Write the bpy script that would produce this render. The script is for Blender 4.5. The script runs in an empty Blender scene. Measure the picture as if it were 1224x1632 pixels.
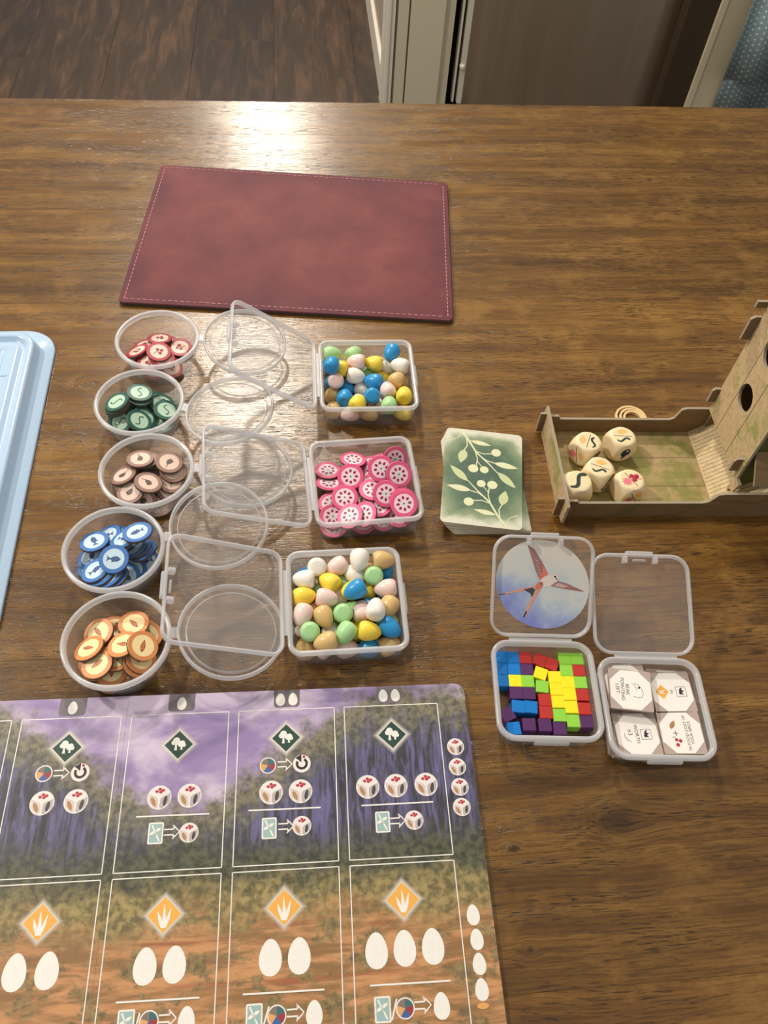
import bpy, math, random
import numpy as np
from mathutils import Vector, Matrix
rnd = random.Random(7)
SC = bpy.context.scene
COL = SC.collection

# ------------------------------------------------------------------ camera
F_PX, PITCH, ROLL, CAM_H = 1281.035, 0.952748, 0.0954273, 0.463776      # focal length in px of a 1224x1632 frame
_f = Vector((0, math.cos(PITCH), -math.sin(PITCH)))
_r0 = Vector((1, 0, 0)); _u0 = _r0.cross(_f)
_r = _r0 * math.cos(ROLL) + _u0 * math.sin(ROLL)
_u = _u0 * math.cos(ROLL) - _r0 * math.sin(ROLL)
CAM = Vector((0, 0, CAM_H))
cam = bpy.data.cameras.new('camera')
cam.sensor_fit = 'VERTICAL'; cam.sensor_height = 36.0; cam.sensor_width = 27.0
cam.lens = F_PX / 1632 * 36.0
cam.clip_start = 0.01; cam.clip_end = 50
camo = bpy.data.objects.new('camera', cam); COL.objects.link(camo)
camo.matrix_world = Matrix(((_r.x, _u.x, -_f.x, 0), (_r.y, _u.y, -_f.y, 0), (_r.z, _u.z, -_f.z, CAM_H), (0, 0, 0, 1)))
SC.camera = camo
SC.view_settings.view_transform = 'Standard'; SC.view_settings.look = 'None'
SC.view_settings.gamma = 1.0; SC.view_settings.exposure = 0.26
SC.view_settings.use_curve_mapping = False
SC.cycles.transparent_max_bounces = 40

# ------------------------------------------------------------------ light
world = bpy.data.worlds.new('world'); SC.world = world; world.use_nodes = True
bg = world.node_tree.nodes['Background']
bg.inputs[0].default_value = (1.0, 0.95, 0.88, 1); bg.inputs[1].default_value = 0.40

def lamp(name, loc, power, size, target):
    l = bpy.data.lights.new(name, 'AREA'); l.shape = 'DISK'; l.size = size
    l.energy = power; l.color = (1.0, 0.91, 0.77)
    o = bpy.data.objects.new(name, l); COL.objects.link(o); o.location = loc
    d = Vector(target) - Vector(loc); o.rotation_euler = d.to_track_quat('-Z', 'Y').to_euler()
    return o
lamp('ceiling_downlight', (-0.52, 1.98, 1.70), 27, 0.14, (-0.2, 1.0, 0))
lamp('ceiling_downlight', (-0.74, 3.74, 1.70), 24, 0.14, (-0.2, 1.4, 0))
lamp('ceiling_downlight', (-1.55, 0.72, 1.70), 26, 0.14, (-0.1, 0.4, 0))

# ------------------------------------------------------------------ photo pixels to places
def ray(px, py):
    return _f + _r * ((px - 612) / F_PX) - _u * ((py - 816) / F_PX)
def at(px, py, z=0.0):
    d = ray(px, py); return CAM + d * ((z - CAM_H) / d.z)
TH = math.radians(9.03)                                   # room and table stand turned by this
def to_room(p):
    return Vector((p.x * math.cos(TH) + p.y * math.sin(TH), -p.x * math.sin(TH) + p.y * math.cos(TH), p.z))
def at_q(px, py, q):                                       # on the upright room plane at depth q
    d = ray(px, py); dq = -d.x * math.sin(TH) + d.y * math.cos(TH)
    return to_room(CAM + d * (q / dq))

# ------------------------------------------------------------------ materials
def lin(c, a=1.0):
    o = []
    for v in c:
        v = v / 255.0
        o.append(v / 12.92 if v <= 0.04045 else ((v + 0.055) / 1.055) ** 2.4)
    return (*o, a)

class NB:
    def __init__(s, name):
        s.m = bpy.data.materials.new(name); s.m.use_nodes = True
        s.t = s.m.node_tree; s.b = s.t.nodes['Principled BSDF']; s.out = s.t.nodes['Material Output']
    def node(s, kind, **kw):
        n = s.t.nodes.new(kind)
        for k, v in kw.items(): setattr(n, k, v)
        return n
    def put(s, sock, v):
        if hasattr(v, 'is_output'): s.t.links.new(v, sock)
        else: sock.default_value = v
    def math(s, op, a, b=0.0, c=None, clamp=False):
        n = s.node('ShaderNodeMath', operation=op, use_clamp=clamp)
        s.put(n.inputs[0], a); s.put(n.inputs[1], b)
        if c is not None: s.put(n.inputs[2], c)
        return n.outputs[0]
    def coord(s, kind='Object'):
        return s.node('ShaderNodeTexCoord').outputs[kind]
    def sep(s, v):
        n = s.node('ShaderNodeSeparateXYZ'); s.put(n.inputs[0], v); return n.outputs
    def comb(s, x, y, z):
        n = s.node('ShaderNodeCombineXYZ'); s.put(n.inputs[0], x); s.put(n.inputs[1], y); s.put(n.inputs[2], z); return n.outputs[0]
    def mapv(s, v, scale=(1, 1, 1), loc=(0, 0, 0)):
        n = s.node('ShaderNodeMapping'); s.put(n.inputs[0], v); n.inputs[1].default_value = loc; n.inputs[3].default_value = scale; return n.outputs[0]
    def noise(s, v, scale, detail=3, rough=0.5, dist=0.0):
        n = s.node('ShaderNodeTexNoise'); s.put(n.inputs['Vector'], v); n.inputs['Scale'].default_value = scale
        n.inputs['Detail'].default_value = detail; n.inputs['Roughness'].default_value = rough; n.inputs['Distortion'].default_value = dist
        return n.outputs[0]
    def step(s, v, lo, hi, a=0.0, b=1.0):
        n = s.node('ShaderNodeMapRange', interpolation_type='SMOOTHSTEP'); s.put(n.inputs[0], v)
        for i, x in enumerate((lo, hi, a, b)): s.put(n.inputs[i + 1], x)
        return n.outputs[0]
    def mix(s, f, a, b, mode='MIX'):
        n = s.node('ShaderNodeMix', data_type='RGBA', blend_type=mode)
        s.put(n.inputs[0], f); s.put(n.inputs[6], a); s.put(n.inputs[7], b); return n.outputs[2]
    def ramp(s, f, stops):
        n = s.node('ShaderNodeValToRGB'); s.put(n.inputs[0], f); e = n.color_ramp.elements
        while len(e) < len(stops): e.new(0.5)
        for el, (p, c) in zip(e, stops): el.position = p; el.color = c
        return n.outputs[0]
    def bump(s, h, strength=0.2, dist=0.001):
        n = s.node('ShaderNodeBump'); n.inputs['Strength'].default_value = strength; n.inputs['Distance'].default_value = dist
        s.put(n.inputs['Height'], h); s.t.links.new(n.outputs[0], s.b.inputs['Normal'])
    def set(s, **kw):
        for k, v in kw.items(): s.put(s.b.inputs[k.replace('_', ' ')], v)
        return s

MATS = {}
def flat(name, rgb, rough=0.5, spec=0.4, metal=0.0, var=0.06, scale=400):
    """a plain colour with a little grain"""
    if name in MATS: return MATS[name]
    n = NB(name); c = lin(rgb)
    g = n.noise(n.coord(), scale, 2)
    d = tuple(max(0, x * (1 - var)) for x in c[:3]) + (1,); l = tuple(min(1, x * (1 + var)) for x in c[:3]) + (1,)
    n.set(Base_Color=n.mix(g, d, l), Roughness=rough, Metallic=metal)
    n.b.inputs['Specular IOR Level'].default_value = spec
    MATS[name] = n.m; return n.m

def plastic(name, base, edge, rgb=(238, 239, 243), rough=0.2):
    """thin see-through polypropylene: mostly clear, milky towards grazing view"""
    n = NB(name)
    lw = n.node('ShaderNodeLayerWeight'); lw.inputs[0].default_value = 0.5
    fac = lw.outputs['Facing']
    p3 = n.math('POWER', fac, 3.0)
    alpha = n.math('ADD', n.math('MULTIPLY', p3, edge), base, clamp=True)
    tr = n.node('ShaderNodeBsdfTransparent'); tr.inputs[0].default_value = (0.975, 0.975, 0.972, 1)
    n.set(Base_Color=lin(rgb), Roughness=0.45)
    tl = n.node('ShaderNodeBsdfTranslucent'); tl.inputs[0].default_value = lin(rgb)
    body = n.node('ShaderNodeMixShader'); body.inputs[0].default_value = 0.4
    n.t.links.new(n.b.outputs[0], body.inputs[1]); n.t.links.new(tl.outputs[0], body.inputs[2])
    m1 = n.node('ShaderNodeMixShader'); n.put(m1.inputs[0], alpha)
    n.t.links.new(tr.outputs[0], m1.inputs[1]); n.t.links.new(body.outputs[0], m1.inputs[2])
    gl = n.node('ShaderNodeBsdfGlossy'); gl.inputs['Roughness'].default_value = rough
    m2 = n.node('ShaderNodeMixShader'); n.put(m2.inputs[0], n.math('ADD', n.math('MULTIPLY', n.math('POWER', fac, 4.0), 0.35), 0.03))
    n.t.links.new(m1.outputs[0], m2.inputs[1]); n.t.links.new(gl.outputs[0], m2.inputs[2])
    n.t.links.new(m2.outputs[0], n.out.inputs[0])
    MATS[name] = n.m; return n.m
P_CLEAR = plastic('clear_plastic', 0.06, 0.16, rough=0.10)
P_PANEL = plastic('clear_lid_plastic', 0.145, 0.25, rough=0.08)
P_RIM = plastic('frosted_plastic_rim', 0.47, 0.45, rough=0.18)

def wood_table(knots):
    n = NB('walnut_stained_wood')
    rn = n.node('ShaderNodeObjectInfo').outputs['Random']
    co = n.coord(); x, y, z = n.sep(co)
    tx, ty, tz = n.sep(n.mapv(n.coord_of_table(), (1, 1, 1)))
    sx = n.math('ADD', x, n.math('MULTIPLY', rn, 37.0)); sy = n.math('ADD', y, n.math('MULTIPLY', rn, 11.0)); core = None
    for kx, ky, a, b, s_ in knots:                        # grain flows round each knot, dark in the middle
        dx = n.math('DIVIDE', n.math('SUBTRACT', tx, kx), a); dy = n.math('DIVIDE', n.math('SUBTRACT', ty, ky), b)
        g = n.math('EXPONENT', n.math('MULTIPLY', n.math('ADD', n.math('MULTIPLY', dx, dx), n.math('MULTIPLY', dy, dy)), -1.0))
        sy = n.math('ADD', sy, n.math('MULTIPLY', n.math('MULTIPLY', g, dy), -b * 0.8)); sx = n.math('ADD', sx, n.math('MULTIPLY', g, 0.05))
        c = n.math('MULTIPLY', n.math('POWER', g, 3.0), s_); core = c if core is None else n.math('MAXIMUM', core, c)
    v = n.comb(sx, sy, z)
    warp = n.noise(n.mapv(v, (6, 18, 5)), 1.0, 2)
    v2 = n.comb(sx, n.math('ADD', sy, n.math('MULTIPLY', warp, 0.014)), z)
    broad = n.noise(n.mapv(v2, (3.0, 60, 30)), 1.0, 4, 0.6)
    fine = n.noise(n.mapv(v2, (26, 520, 200)), 1.0, 5, 0.65)
    pore = n.noise(n.mapv(v2, (85, 1250, 700)), 1.0, 2, 0.5)
    fuzz = n.noise(n.mapv(v, (260, 700, 700)), 1.0, 2)
    blotch = n.noise(n.mapv(v, (24, 36, 20)), 1.0, 4, 0.6)
    base = n.ramp(broad, [(0.30, lin((78, 50, 18))), (0.48, lin((112, 78, 33))), (0.68, lin((140, 102, 48)))])
    base = n.mix(n.math('MULTIPLY', n.step(fine, 0.42, 0.66), 0.8), base, lin((80, 52, 20)))
    base = n.mix(n.math('MULTIPLY', n.step(blotch, 0.48, 0.70), 0.55), base, lin((144, 106, 52)))
    base = n.mix(n.math('MULTIPLY', n.step(fuzz, 0.45, 0.75), 0.25), base, lin((66, 42, 16)))
    zone = n.noise(n.mapv(v2, (8, 46, 10)), 1.0, 2)
    dark = n.math('MULTIPLY', n.step(pore, 0.55, 0.62), n.step(zone, 0.36, 0.60))
    base = n.mix(n.math('MULTIPLY', dark, 0.85), base, lin((40, 24, 8)))
    base = n.mix(n.math('MULTIPLY', core, 0.8), base, lin((46, 30, 14)))
    tone = n.math('ADD', n.math('MULTIPLY', rn, 0.28), 0.84)
    base = n.mix(1.0, base, n.comb(tone, tone, tone), 'MULTIPLY')
    n.set(Base_Color=base, Roughness=n.step(fine, 0.25, 0.8, 0.17, 0.30))
    n.b.inputs['Specular IOR Level'].default_value = 0.5
    n.bump(n.math('SUBTRACT', n.math('ADD', n.math('MULTIPLY', fine, 0.8), n.math('MULTIPLY', fuzz, 0.4)), dark), 0.28, 0.0006)
    return n.m
TABLE = bpy.data.objects.new('table', None); COL.objects.link(TABLE); TABLE.rotation_euler = (0, 0, TH)
def _ct(s):
    n = s.node('ShaderNodeTexCoord'); n.object = TABLE; return n.outputs['Object']
NB.coord_of_table = _ct
KN = []
for px, py, a, b, st in ((985, 1308, .020, .012, 1.0), (160, 612, .018, .011, .35), (48, 200, .022, .010, .5), (990, 592, .012, .007, .3), (818, 1352, .006, .004, .9), (845, 1515, .005, .004, .8), (770, 430, .016, .007, .3)):
    p_ = to_room(at(px, py)); KN.append((p_.x, p_.y, a, b, st))
M_TABLE = wood_table(KN)

def floor_wood():
    n = NB('dark_vinyl_floorboard')
    rn = n.node('ShaderNodeObjectInfo').outputs['Random']
    co = n.coord(); x, y, z = n.sep(co)
    v = n.comb(x, n.math('ADD', y, n.math('MULTIPLY', rn, 53.0)), n.math('MULTIPLY', rn, 9.0))
    w = n.noise(n.mapv(v, (5, 1.2, 1)), 1.0, 2)
    g = n.noise(n.mapv(v, (26, 4, 1)), 1.0, 5, 0.6, 0.6)
    f = n.noise(n.mapv(v, (120, 9, 1)), 1.0, 3)
    c = n.ramp(g, [(0.30, lin((34, 22, 13))), (0.5, lin((58, 40, 25))), (0.70, lin((100, 71, 45)))])
    c = n.mix(n.math('MULTIPLY', n.step(f, 0.45, 0.7), 0.45), c, lin((42, 28, 17)))
    c = n.mix(n.math('MULTIPLY', w, 0.35), c, lin((62, 44, 28)))
    tone = n.math('ADD', n.math('MULTIPLY', rn, 0.5), 0.75)
    n.set(Base_Color=n.mix(1.0, c, n.comb(tone, tone, tone), 'MULTIPLY'), Roughness=0.5)
    n.bump(f, 0.15, 0.001); return n.m
M_FLOOR = floor_wood()

def leather():
    n = NB('burgundy_leather'); co = n.coord(); x, y, z = n.sep(co)
    d1 = n.math('SUBTRACT', 0.142, n.math('ABSOLUTE', x)); d2 = n.math('SUBTRACT', 0.102, n.math('ABSOLUTE', y))
    e = n.math('MINIMUM', d1, d2)
    cl = n.noise(co, 18, 4, 0.6); fi = n.noise(co, 260, 3); cr = n.noise(n.mapv(co, (70, 30, 10)), 1.0, 4, 0.7, 1.5)
    c = n.ramp(cl, [(0.32, lin((98, 50, 55))), (0.55, lin((113, 59, 61))), (0.72, lin((124, 68, 66)))])
    c = n.mix(n.math('MULTIPLY', n.step(cr, 0.55, 0.7), 0.25), c, lin((92, 48, 56)))
    c = n.mix(n.step(n.math('ADD', e, n.math('MULTIPLY', cl, 0.03)), 0.012, 0.05, 0.55, 0.0), c, lin((82, 44, 58)))
    n.set(Base_Color=c, Roughness=0.62); n.b.inputs['Specular IOR Level'].default_value = 0.16
    n.bump(fi, 0.25, 0.0005); return n.m
M_LEATHER = leather()

def cardboard(name, c1, c2, moss, amount):
    n = NB(name); co = n.coord('Generated'); ob = n.coord()
    g = n.noise(n.mapv(ob, (60, 60, 60)), 1.0, 4, 0.6)
    f = n.noise(n.mapv(ob, (40, 300, 300)), 1.0, 3)
    c = n.mix(g, lin(c1), lin(c2)); c = n.mix(n.math('MULTIPLY', n.step(f, 0.45, 0.7), 0.35), c, lin(tuple(int(v * 0.72) for v in c1)))
    mo = n.step(n.math('ADD', n.noise(ob, 34, 5, 0.7), amount), 0.52, 0.66)
    c = n.mix(n.math('MULTIPLY', mo, 0.8), c, lin(moss))
    n.set(Base_Color=c, Roughness=0.6); n.b.inputs['Specular IOR Level'].default_value = 0.3
    return n.m
M_CB_IN = cardboard('printed_board_plank_side', (186, 160, 120), (208, 184, 144), (140, 146, 74), 0.02)
M_CB_FLOOR = cardboard('printed_board_mossy', (158, 134, 94), (184, 160, 116), (124, 126, 62), 0.10)
M_CB_DARK = cardboard('printed_board_brown', (112, 88, 60), (136, 110, 78), (96, 98, 50), -0.03)
M_CB_EDGE = flat('grey_board_cut_edge', (158, 146, 128), 0.7, 0.2)
M_CB_BACK = flat('brown_grey_board_back', (116, 96, 76), 0.7, 0.2)

def board_print():
    n = NB('game_board_landscape_print'); co = n.coord(); x, y, z = n.sep(co)
    v = n.math('MULTIPLY', y, -1.0)
    big = n.noise(co, 32, 4, 0.6); mid = n.noise(co, 90, 5, 0.65); fine = n.noise(co, 260, 4, 0.6)
    tall = n.noise(n.mapv(co, (230, 40, 1)), 1.0, 4, 0.6, 0.8)
    wide = n.noise(n.mapv(co, (26, 150, 1)), 1.0, 4, 0.65, 0.4)
    sky = n.mix(n.step(n.noise(n.mapv(co, (20, 34, 1)), 1.0, 4, 0.55, 0.5), 0.36, 0.66), lin((142, 122, 170)), lin((204, 188, 212)))
    dx = n.math('DIVIDE', n.math('ADD', x, 0.092), 0.070)
    hump = n.math('MULTIPLY', n.math('EXPONENT', n.math('MULTIPLY', n.math('MULTIPLY', dx, dx), -1.0)), 0.064)
    lim = n.math('ADD', hump, -0.014)
    depth = n.math('SUBTRACT', n.math('ADD', v, n.math('MULTIPLY', n.math('SUBTRACT', mid, 0.5), 0.050)), lim)
    tree = n.step(depth, -0.008, 0.012)
    crown = n.mix(n.step(fine, 0.35, 0.65), lin((84, 84, 72)), lin((132, 126, 104)))
    trunk = n.noise(n.mapv(co, (420, 26, 1), (2, 7, 0)), 1.0, 3, 0.6, 1.2)
    inner = n.mix(n.step(tall, 0.38, 0.66), lin((58, 57, 66)), lin((104, 100, 142)))
    inner = n.mix(n.step(trunk, 0.52, 0.62, 0.0, 0.7), inner, lin((48, 46, 48)))
    inner = n.mix(n.step(fine, 0.5, 0.75, 0.0, 0.6), inner, lin((84, 84, 84)))
    wood = n.mix(n.step(depth, 0.012, 0.038), crown, inner)
    ground = n.mix(n.step(fine, 0.35, 0.65), lin((58, 60, 52)), lin((92, 92, 72)))
    wood = n.mix(n.step(n.math('ADD', v, n.math('MULTIPLY', big, 0.02)), 0.070, 0.096), wood, ground)
    c = n.mix(tree, sky, wood)
    grass = n.mix(n.step(fine, 0.35, 0.65), lin((104, 96, 64)), lin((160, 142, 94)))
    soil = n.mix(n.step(wide, 0.38, 0.62), lin((138, 104, 68)), lin((194, 142, 98)))
    soil = n.mix(n.math('MULTIPLY', n.step(n.noise(n.mapv(co, (14, 210, 1), (5, 3, 0)), 1.0, 3, 0.6), 0.56, 0.68), 0.75), soil, lin((156, 92, 66)))
    bush = n.step(n.noise(n.mapv(co, (60, 95, 1), (9, 2, 0)), 1.0, 5, 0.65), 0.50, 0.60)
    soil = n.mix(n.math('MULTIPLY', bush, 0.85), soil, n.mix(n.step(fine, 0.35, 0.65), lin((92, 86, 62)), lin((142, 126, 86))))
    vv = n.math('ADD', v, n.math('MULTIPLY', n.math('SUBTRACT', big, 0.5), 0.05))
    field = n.mix(n.step(vv, 0.098, 0.124), grass, soil)
    c = n.mix(n.step(n.math('ADD', v, n.math('MULTIPLY', n.math('SUBTRACT', mid, 0.5), 0.03)), 0.086, 0.104), c, field)
    c = n.mix(n.step(v, 0.182, 0.20), c, lin((92, 120, 136)))
    n.set(Base_Color=c, Roughness=0.42); n.b.inputs['Specular IOR Level'].default_value = 0.4
    n.bump(n.noise(co, 1500, 1), 0.05, 0.0003); return n.m
M_BOARD = board_print()

def card_print():
    n = NB('green_watercolour_card_back'); co = n.coord(); x, y, z = n.sep(co)
    a = n.noise(co, 45, 4, 0.6); b = n.noise(co, 220, 3)
    e = n.math('MINIMUM', n.math('SUBTRACT', 0.0295, n.math('ABSOLUTE', x)), n.math('SUBTRACT', 0.0435, n.math('ABSOLUTE', y)))
    e2 = n.math('SUBTRACT', 0.0435, n.math('ABSOLUTE', y))
    f = n.math('ADD', n.math('ADD', n.math('MULTIPLY', e, 0.8), n.math('MULTIPLY', e2, 0.35)), n.math('MULTIPLY', n.math('SUBTRACT', a, 0.5), 0.016))
    c = n.ramp(n.math('MULTIPLY', f, 30.0, clamp=True), [(0.10, lin((206, 206, 188))), (0.26, lin((134, 148, 116))), (0.5, lin((88, 112, 86))), (0.8, lin((66, 92, 76)))])
    c = n.mix(n.step(b, 0.5, 0.8, 0.0, 0.3), c, lin((130, 146, 116)))
    n.set(Base_Color=c, Roughness=0.4); return n.m
M_CARD = card_print()

def sky_disc():
    n = NB('blue_sky_print'); co = n.coord(); x, y, z = n.sep(co)
    a = n.noise(co, 36, 4, 0.6)
    g = n.math('ADD', n.math('MULTIPLY', n.math('ADD', y, n.math('MULTIPLY', x, 0.45)), 14.0), n.math('MULTIPLY', a, 1.1))
    c = n.ramp(g, [(0.12, lin((128, 138, 206))), (0.42, lin((170, 184, 216))), (0.6, lin((206, 212, 212))), (0.85, lin((222, 216, 206)))])
    n.set(Base_Color=c, Roughness=0.35); return n.m
M_SKY = sky_disc()

def halo():
    n = NB('printed_white_glow'); co = n.coord(); x, y, z = n.sep(co)
    d = n.math('ADD', n.math('ABSOLUTE', x), n.math('ABSOLUTE', y))
    a = n.step(d, 0.0078, 0.0125, 0.8, 0.0)
    n.set(Base_Color=lin((236, 230, 220)), Alpha=a, Roughness=0.45); return n.m
M_HALO = halo()

def steel():
    n = NB('brushed_stainless_steel'); co = n.coord(); x, y, z = n.sep(co)
    g = n.noise(n.mapv(co, (900, 900, 6)), 1.0, 2)
    w = n.noise(n.mapv(co, (9, 9, 0.5)), 1.0, 2)
    n.set(Base_Color=lin((214, 202, 182)), Metallic=1.0, Roughness=n.step(g, 0.2, 0.8, 0.33, 0.42))
    n.bump(n.math('ADD', w, n.math('MULTIPLY', g, 0.001)), 0.6, 0.03); return n.m
M_STEEL = steel()

def dotted():
    n = NB('blue_dotted_cotton'); uv = n.coord('UV'); x, y, z = n.sep(uv)
    row = n.math('FLOOR', n.math('MULTIPLY', x, 40.0))
    fx = n.math('SUBTRACT', n.math('FRACT', n.math('MULTIPLY', x, 40.0)), 0.5)
    fy = n.math('SUBTRACT', n.math('FRACT', n.math('ADD', n.math('MULTIPLY', y, 80.0), n.math('MULTIPLY', row, 0.5))), 0.5)
    d = n.math('SQRT', n.math('ADD', n.math('MULTIPLY', fx, fx), n.math('MULTIPLY', fy, fy)))
    c = n.mix(n.noise(n.coord(), 30, 3), lin((124, 148, 156)), lin((160, 180, 184)))
    c = n.mix(n.step(d, 0.14, 0.20), lin((232, 236, 232)), c)
    n.set(Base_Color=c, Roughness=0.85); n.b.inputs['Specular IOR Level'].default_value = 0.1; return n.m
M_CLOTH = dotted()

M_WALL = flat('cream_wall_paint', (214, 200, 170), 0.7, 0.2)
M_WALL2 = flat('taupe_wall_paint', (176, 160, 146), 0.7, 0.2)
M_TRIM = flat('white_trim_paint', (232, 226, 210), 0.4, 0.4)
M_CAB = flat('cream_cabinet_paint', (214, 204, 180), 0.45, 0.4)
M_GAP = flat('dark_gap', (30, 24, 18), 0.7, 0.2)
M_CHROME = flat('polished_chrome_strip', (216, 210, 194), 0.25, 0.6)
M_WOODEDGE = flat('dark_table_leg_wood', (84, 54, 26), 0.5)
M_WHITE = flat('printed_white', (230, 227, 222), 0.45)
M_BLUEPL = flat('glossy_light_blue_plastic', (176, 202, 230), 0.16, 0.5, var=0.02)
M_DICE = flat('pale_beech_wood', (232, 212, 172), 0.45, 0.4, var=0.10, scale=260)
M_RUBBER = flat('cream_rubber', (226, 196, 146), 0.6)

# ------------------------------------------------------------------ mesh helpers
def mesh(name, V, Fc, mats, idx=None, smooth=False):
    me = bpy.data.meshes.new(name); me.from_pydata([tuple(v) for v in V], [], [tuple(f) for f in Fc])
    for m in mats: me.materials.append(m)
    if idx: me.polygons.foreach_set('material_index', idx)
    if smooth: me.polygons.foreach_set('use_smooth', [True] * len(me.polygons))
    me.update(); return me
def obj(name, me, parent=None, loc=(0, 0, 0), rot=(0, 0, 0), label=None, cat=None, group=None, kind=None):
    o = bpy.data.objects.new(name, me); COL.objects.link(o)
    o.location = loc; o.rotation_euler = rot
    if parent: o.parent = parent
    if label: o['label'] = label
    if cat: o['category'] = cat
    if group: o['group'] = group
    if kind: o['kind'] = kind
    return o
def empty(name, loc, rotz, label, cat, group=None):
    return obj(name, None, None, loc, (0, 0, rotz), label, cat, group)

class MB:
    """collects faces, several materials allowed"""
    def __init__(s): s.V = []; s.F = []; s.I = []; s.M = []
    def mi(s, m):
        if m not in s.M: s.M.append(m)
        return s.M.index(m)
    def add(s, V, Fc, m):
        k = len(s.V); s.V += [tuple(v) for v in V]; s.F += [tuple(i + k for i in f) for f in Fc]; s.I += [s.mi(m)] * len(Fc)
    def box(s, x0, x1, y0, y1, z0, z1, m):
        V = [(x0, y0, z0), (x1, y0, z0), (x1, y1, z0), (x0, y1, z0), (x0, y0, z1), (x1, y0, z1), (x1, y1, z1), (x0, y1, z1)]
        s.add(V, [(0, 3, 2, 1), (4, 5, 6, 7), (0, 1, 5, 4), (1, 2, 6, 5), (2, 3, 7, 6), (3, 0, 4, 7)], m)
    def poly(s, pts, z, m):
        s.add([(p[0], p[1], z) for p in pts], [tuple(range(len(pts)))], m)
    def prism(s, pts, z0, z1, mtop, mside, mbot=None):
        n = len(pts); a = [(p[0], p[1], z0) for p in pts]; b = [(p[0], p[1], z1) for p in pts]
        s.add(b, [tuple(range(n))], mtop); s.add(a, [tuple(range(n - 1, -1, -1))], mbot or mside)
        s.add(a + b, [(i, (i + 1) % n, n + (i + 1) % n, n + i) for i in range(n)], mside)
    def loops(s, L, m, cap0=False, cap1=False, closed=False):
        n = len(L[0]); V = [p for l in L for p in l]; Fc = []
        k = len(L)
        for j in range(k if closed else k - 1):
            a = j * n; b = ((j + 1) % k) * n
            Fc += [(a + i, a + (i + 1) % n, b + (i + 1) % n, b + i) for i in range(n)]
        if cap0: Fc.append(tuple(range(n - 1, -1, -1)))
        if cap1: Fc.append(tuple((k - 1) * n + i for i in range(n)))
        s.add(V, Fc, m)
    def build(s, name, smooth=False): return mesh(name, s.V, s.F, s.M, s.I, smooth)
def autosmooth(me, deg=35):
    me.polygons.foreach_set('use_smooth', [True] * len(me.polygons))
    try: me.set_sharp_from_angle(angle=math.radians(deg))
    except Exception: pass
    return me
def box_mesh(name, x0, x1, y0, y1, z0, z1, m, bev=0.0):
    b = MB()
    if bev <= 0: b.box(x0, x1, y0, y1, z0, z1, m)
    else:
        def lp(d, z): return [(x0 + d, y0 + d, z), (x1 - d, y0 + d, z), (x1 - d, y1 - d, z), (x0 + d, y1 - d, z)]
        b.loops([lp(bev, z0), lp(0, z0 + bev), lp(0, z1 - bev), lp(bev, z1)], m, True, True)
    return b.build(name)
def circle(r, n=32, cx=0, cy=0, ry=None, rot=0.0, a0=0.0):
    ry = r if ry is None else ry; o = []
    for i in range(n):
        t = 2 * math.pi * i / n + a0; x = r * math.cos(t); y = ry * math.sin(t)
        o.append((cx + x * math.cos(rot) - y * math.sin(rot), cy + x * math.sin(rot) + y * math.cos(rot)))
    return o
def rrect(hx, hy, r, n=6):
    o = []
    for cx, cy, a in ((hx - r, hy - r, 0), (-hx + r, hy - r, 90), (-hx + r, -hy + r, 180), (hx - r, -hy + r, 270)):
        for i in range(n + 1):
            t = math.radians(a + 90 * i / n); o.append((cx + r * math.cos(t), cy + r * math.sin(t)))
    return o
def tf(pts, s=1.0, rot=0.0, dx=0.0, dy=0.0):
    c, q = math.cos(rot), math.sin(rot)
    return [(dx + s * (x * c - y * q), dy + s * (x * q + y * c)) for x, y in pts]
def stroke(pts, w):
    """ribbon along a polyline as one outline; w number or list"""
    n = len(pts); ws = w if isinstance(w, (list, tuple)) else [w] * n; L = []; R = []
    for i, (x, y) in enumerate(pts):
        a = pts[max(0, i - 1)]; b = pts[min(n - 1, i + 1)]; dx, dy = b[0] - a[0], b[1] - a[1]; l = math.hypot(dx, dy) or 1
        nx, ny = -dy / l * ws[i] / 2, dx / l * ws[i] / 2
        L.append((x + nx, y + ny)); R.append((x - nx, y - ny))
    return R + L[::-1]
def leaf(l, w, n=8):
    a = [(l * i / n, w / 2 * math.sin(math.pi * (i / n) ** 0.85)) for i in range(n + 1)]
    return a + [(x, -y) for x, y in a[-2:0:-1]]
def egg2d(h, w, n=20):
    o = []
    for i in range(n):
        t = 2 * math.pi * i / n; y = math.sin(t); x = math.cos(t) * (1 - 0.16 * y)
        o.append((x * w / 2, y * h / 2))
    return o

# ------------------------------------------------------------------ the room
def room_box(name, x0, x1, y0, y1, z0, z1, m, parent=None, kind='structure', bev=0.0, **kw):
    me = box_mesh(name, x0, x1, y0, y1, z0, z1, m, bev)
    return obj(name, me, parent, rot=(0, 0, 0 if parent else TH), kind=None if parent else kind, **kw)
FZ = -0.75
flo = obj('floor', box_mesh('floor_slab', -3.0, 3.0, -1.2, 6.0, FZ - 0.06, FZ - 0.008, M_GAP), rot=(0, 0, TH), kind='structure')
pw, plen = 0.2435, 1.22
fp = box_mesh('floor_plank', 0.0002, pw - 0.0002, 0.0003, plen - 0.0003, -0.008, 0, M_FLOOR, 0.0005)
for i in range(-9, 14):
    off = (i * 0.37) % 1.0 * plen
    for j in range(-1, 5):
        obj('plank', fp, flo, (-0.796 + pw * (i + 2), -1.0 + off + plen * j, FZ))
QF = 2.27
def pq(px, py=100, q=QF): return at_q(px, py, q).x
wx = 0.252
room_box('wall_right', wx, pq(627.4) - 0.002, QF + 0.02, 6.0, FZ, 1.7, M_WALL2)
room_box('baseboard_right', wx - 0.012, wx, QF + 0.02, 6.0, FZ, FZ + 0.085, M_TRIM, bev=0.003)
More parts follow.
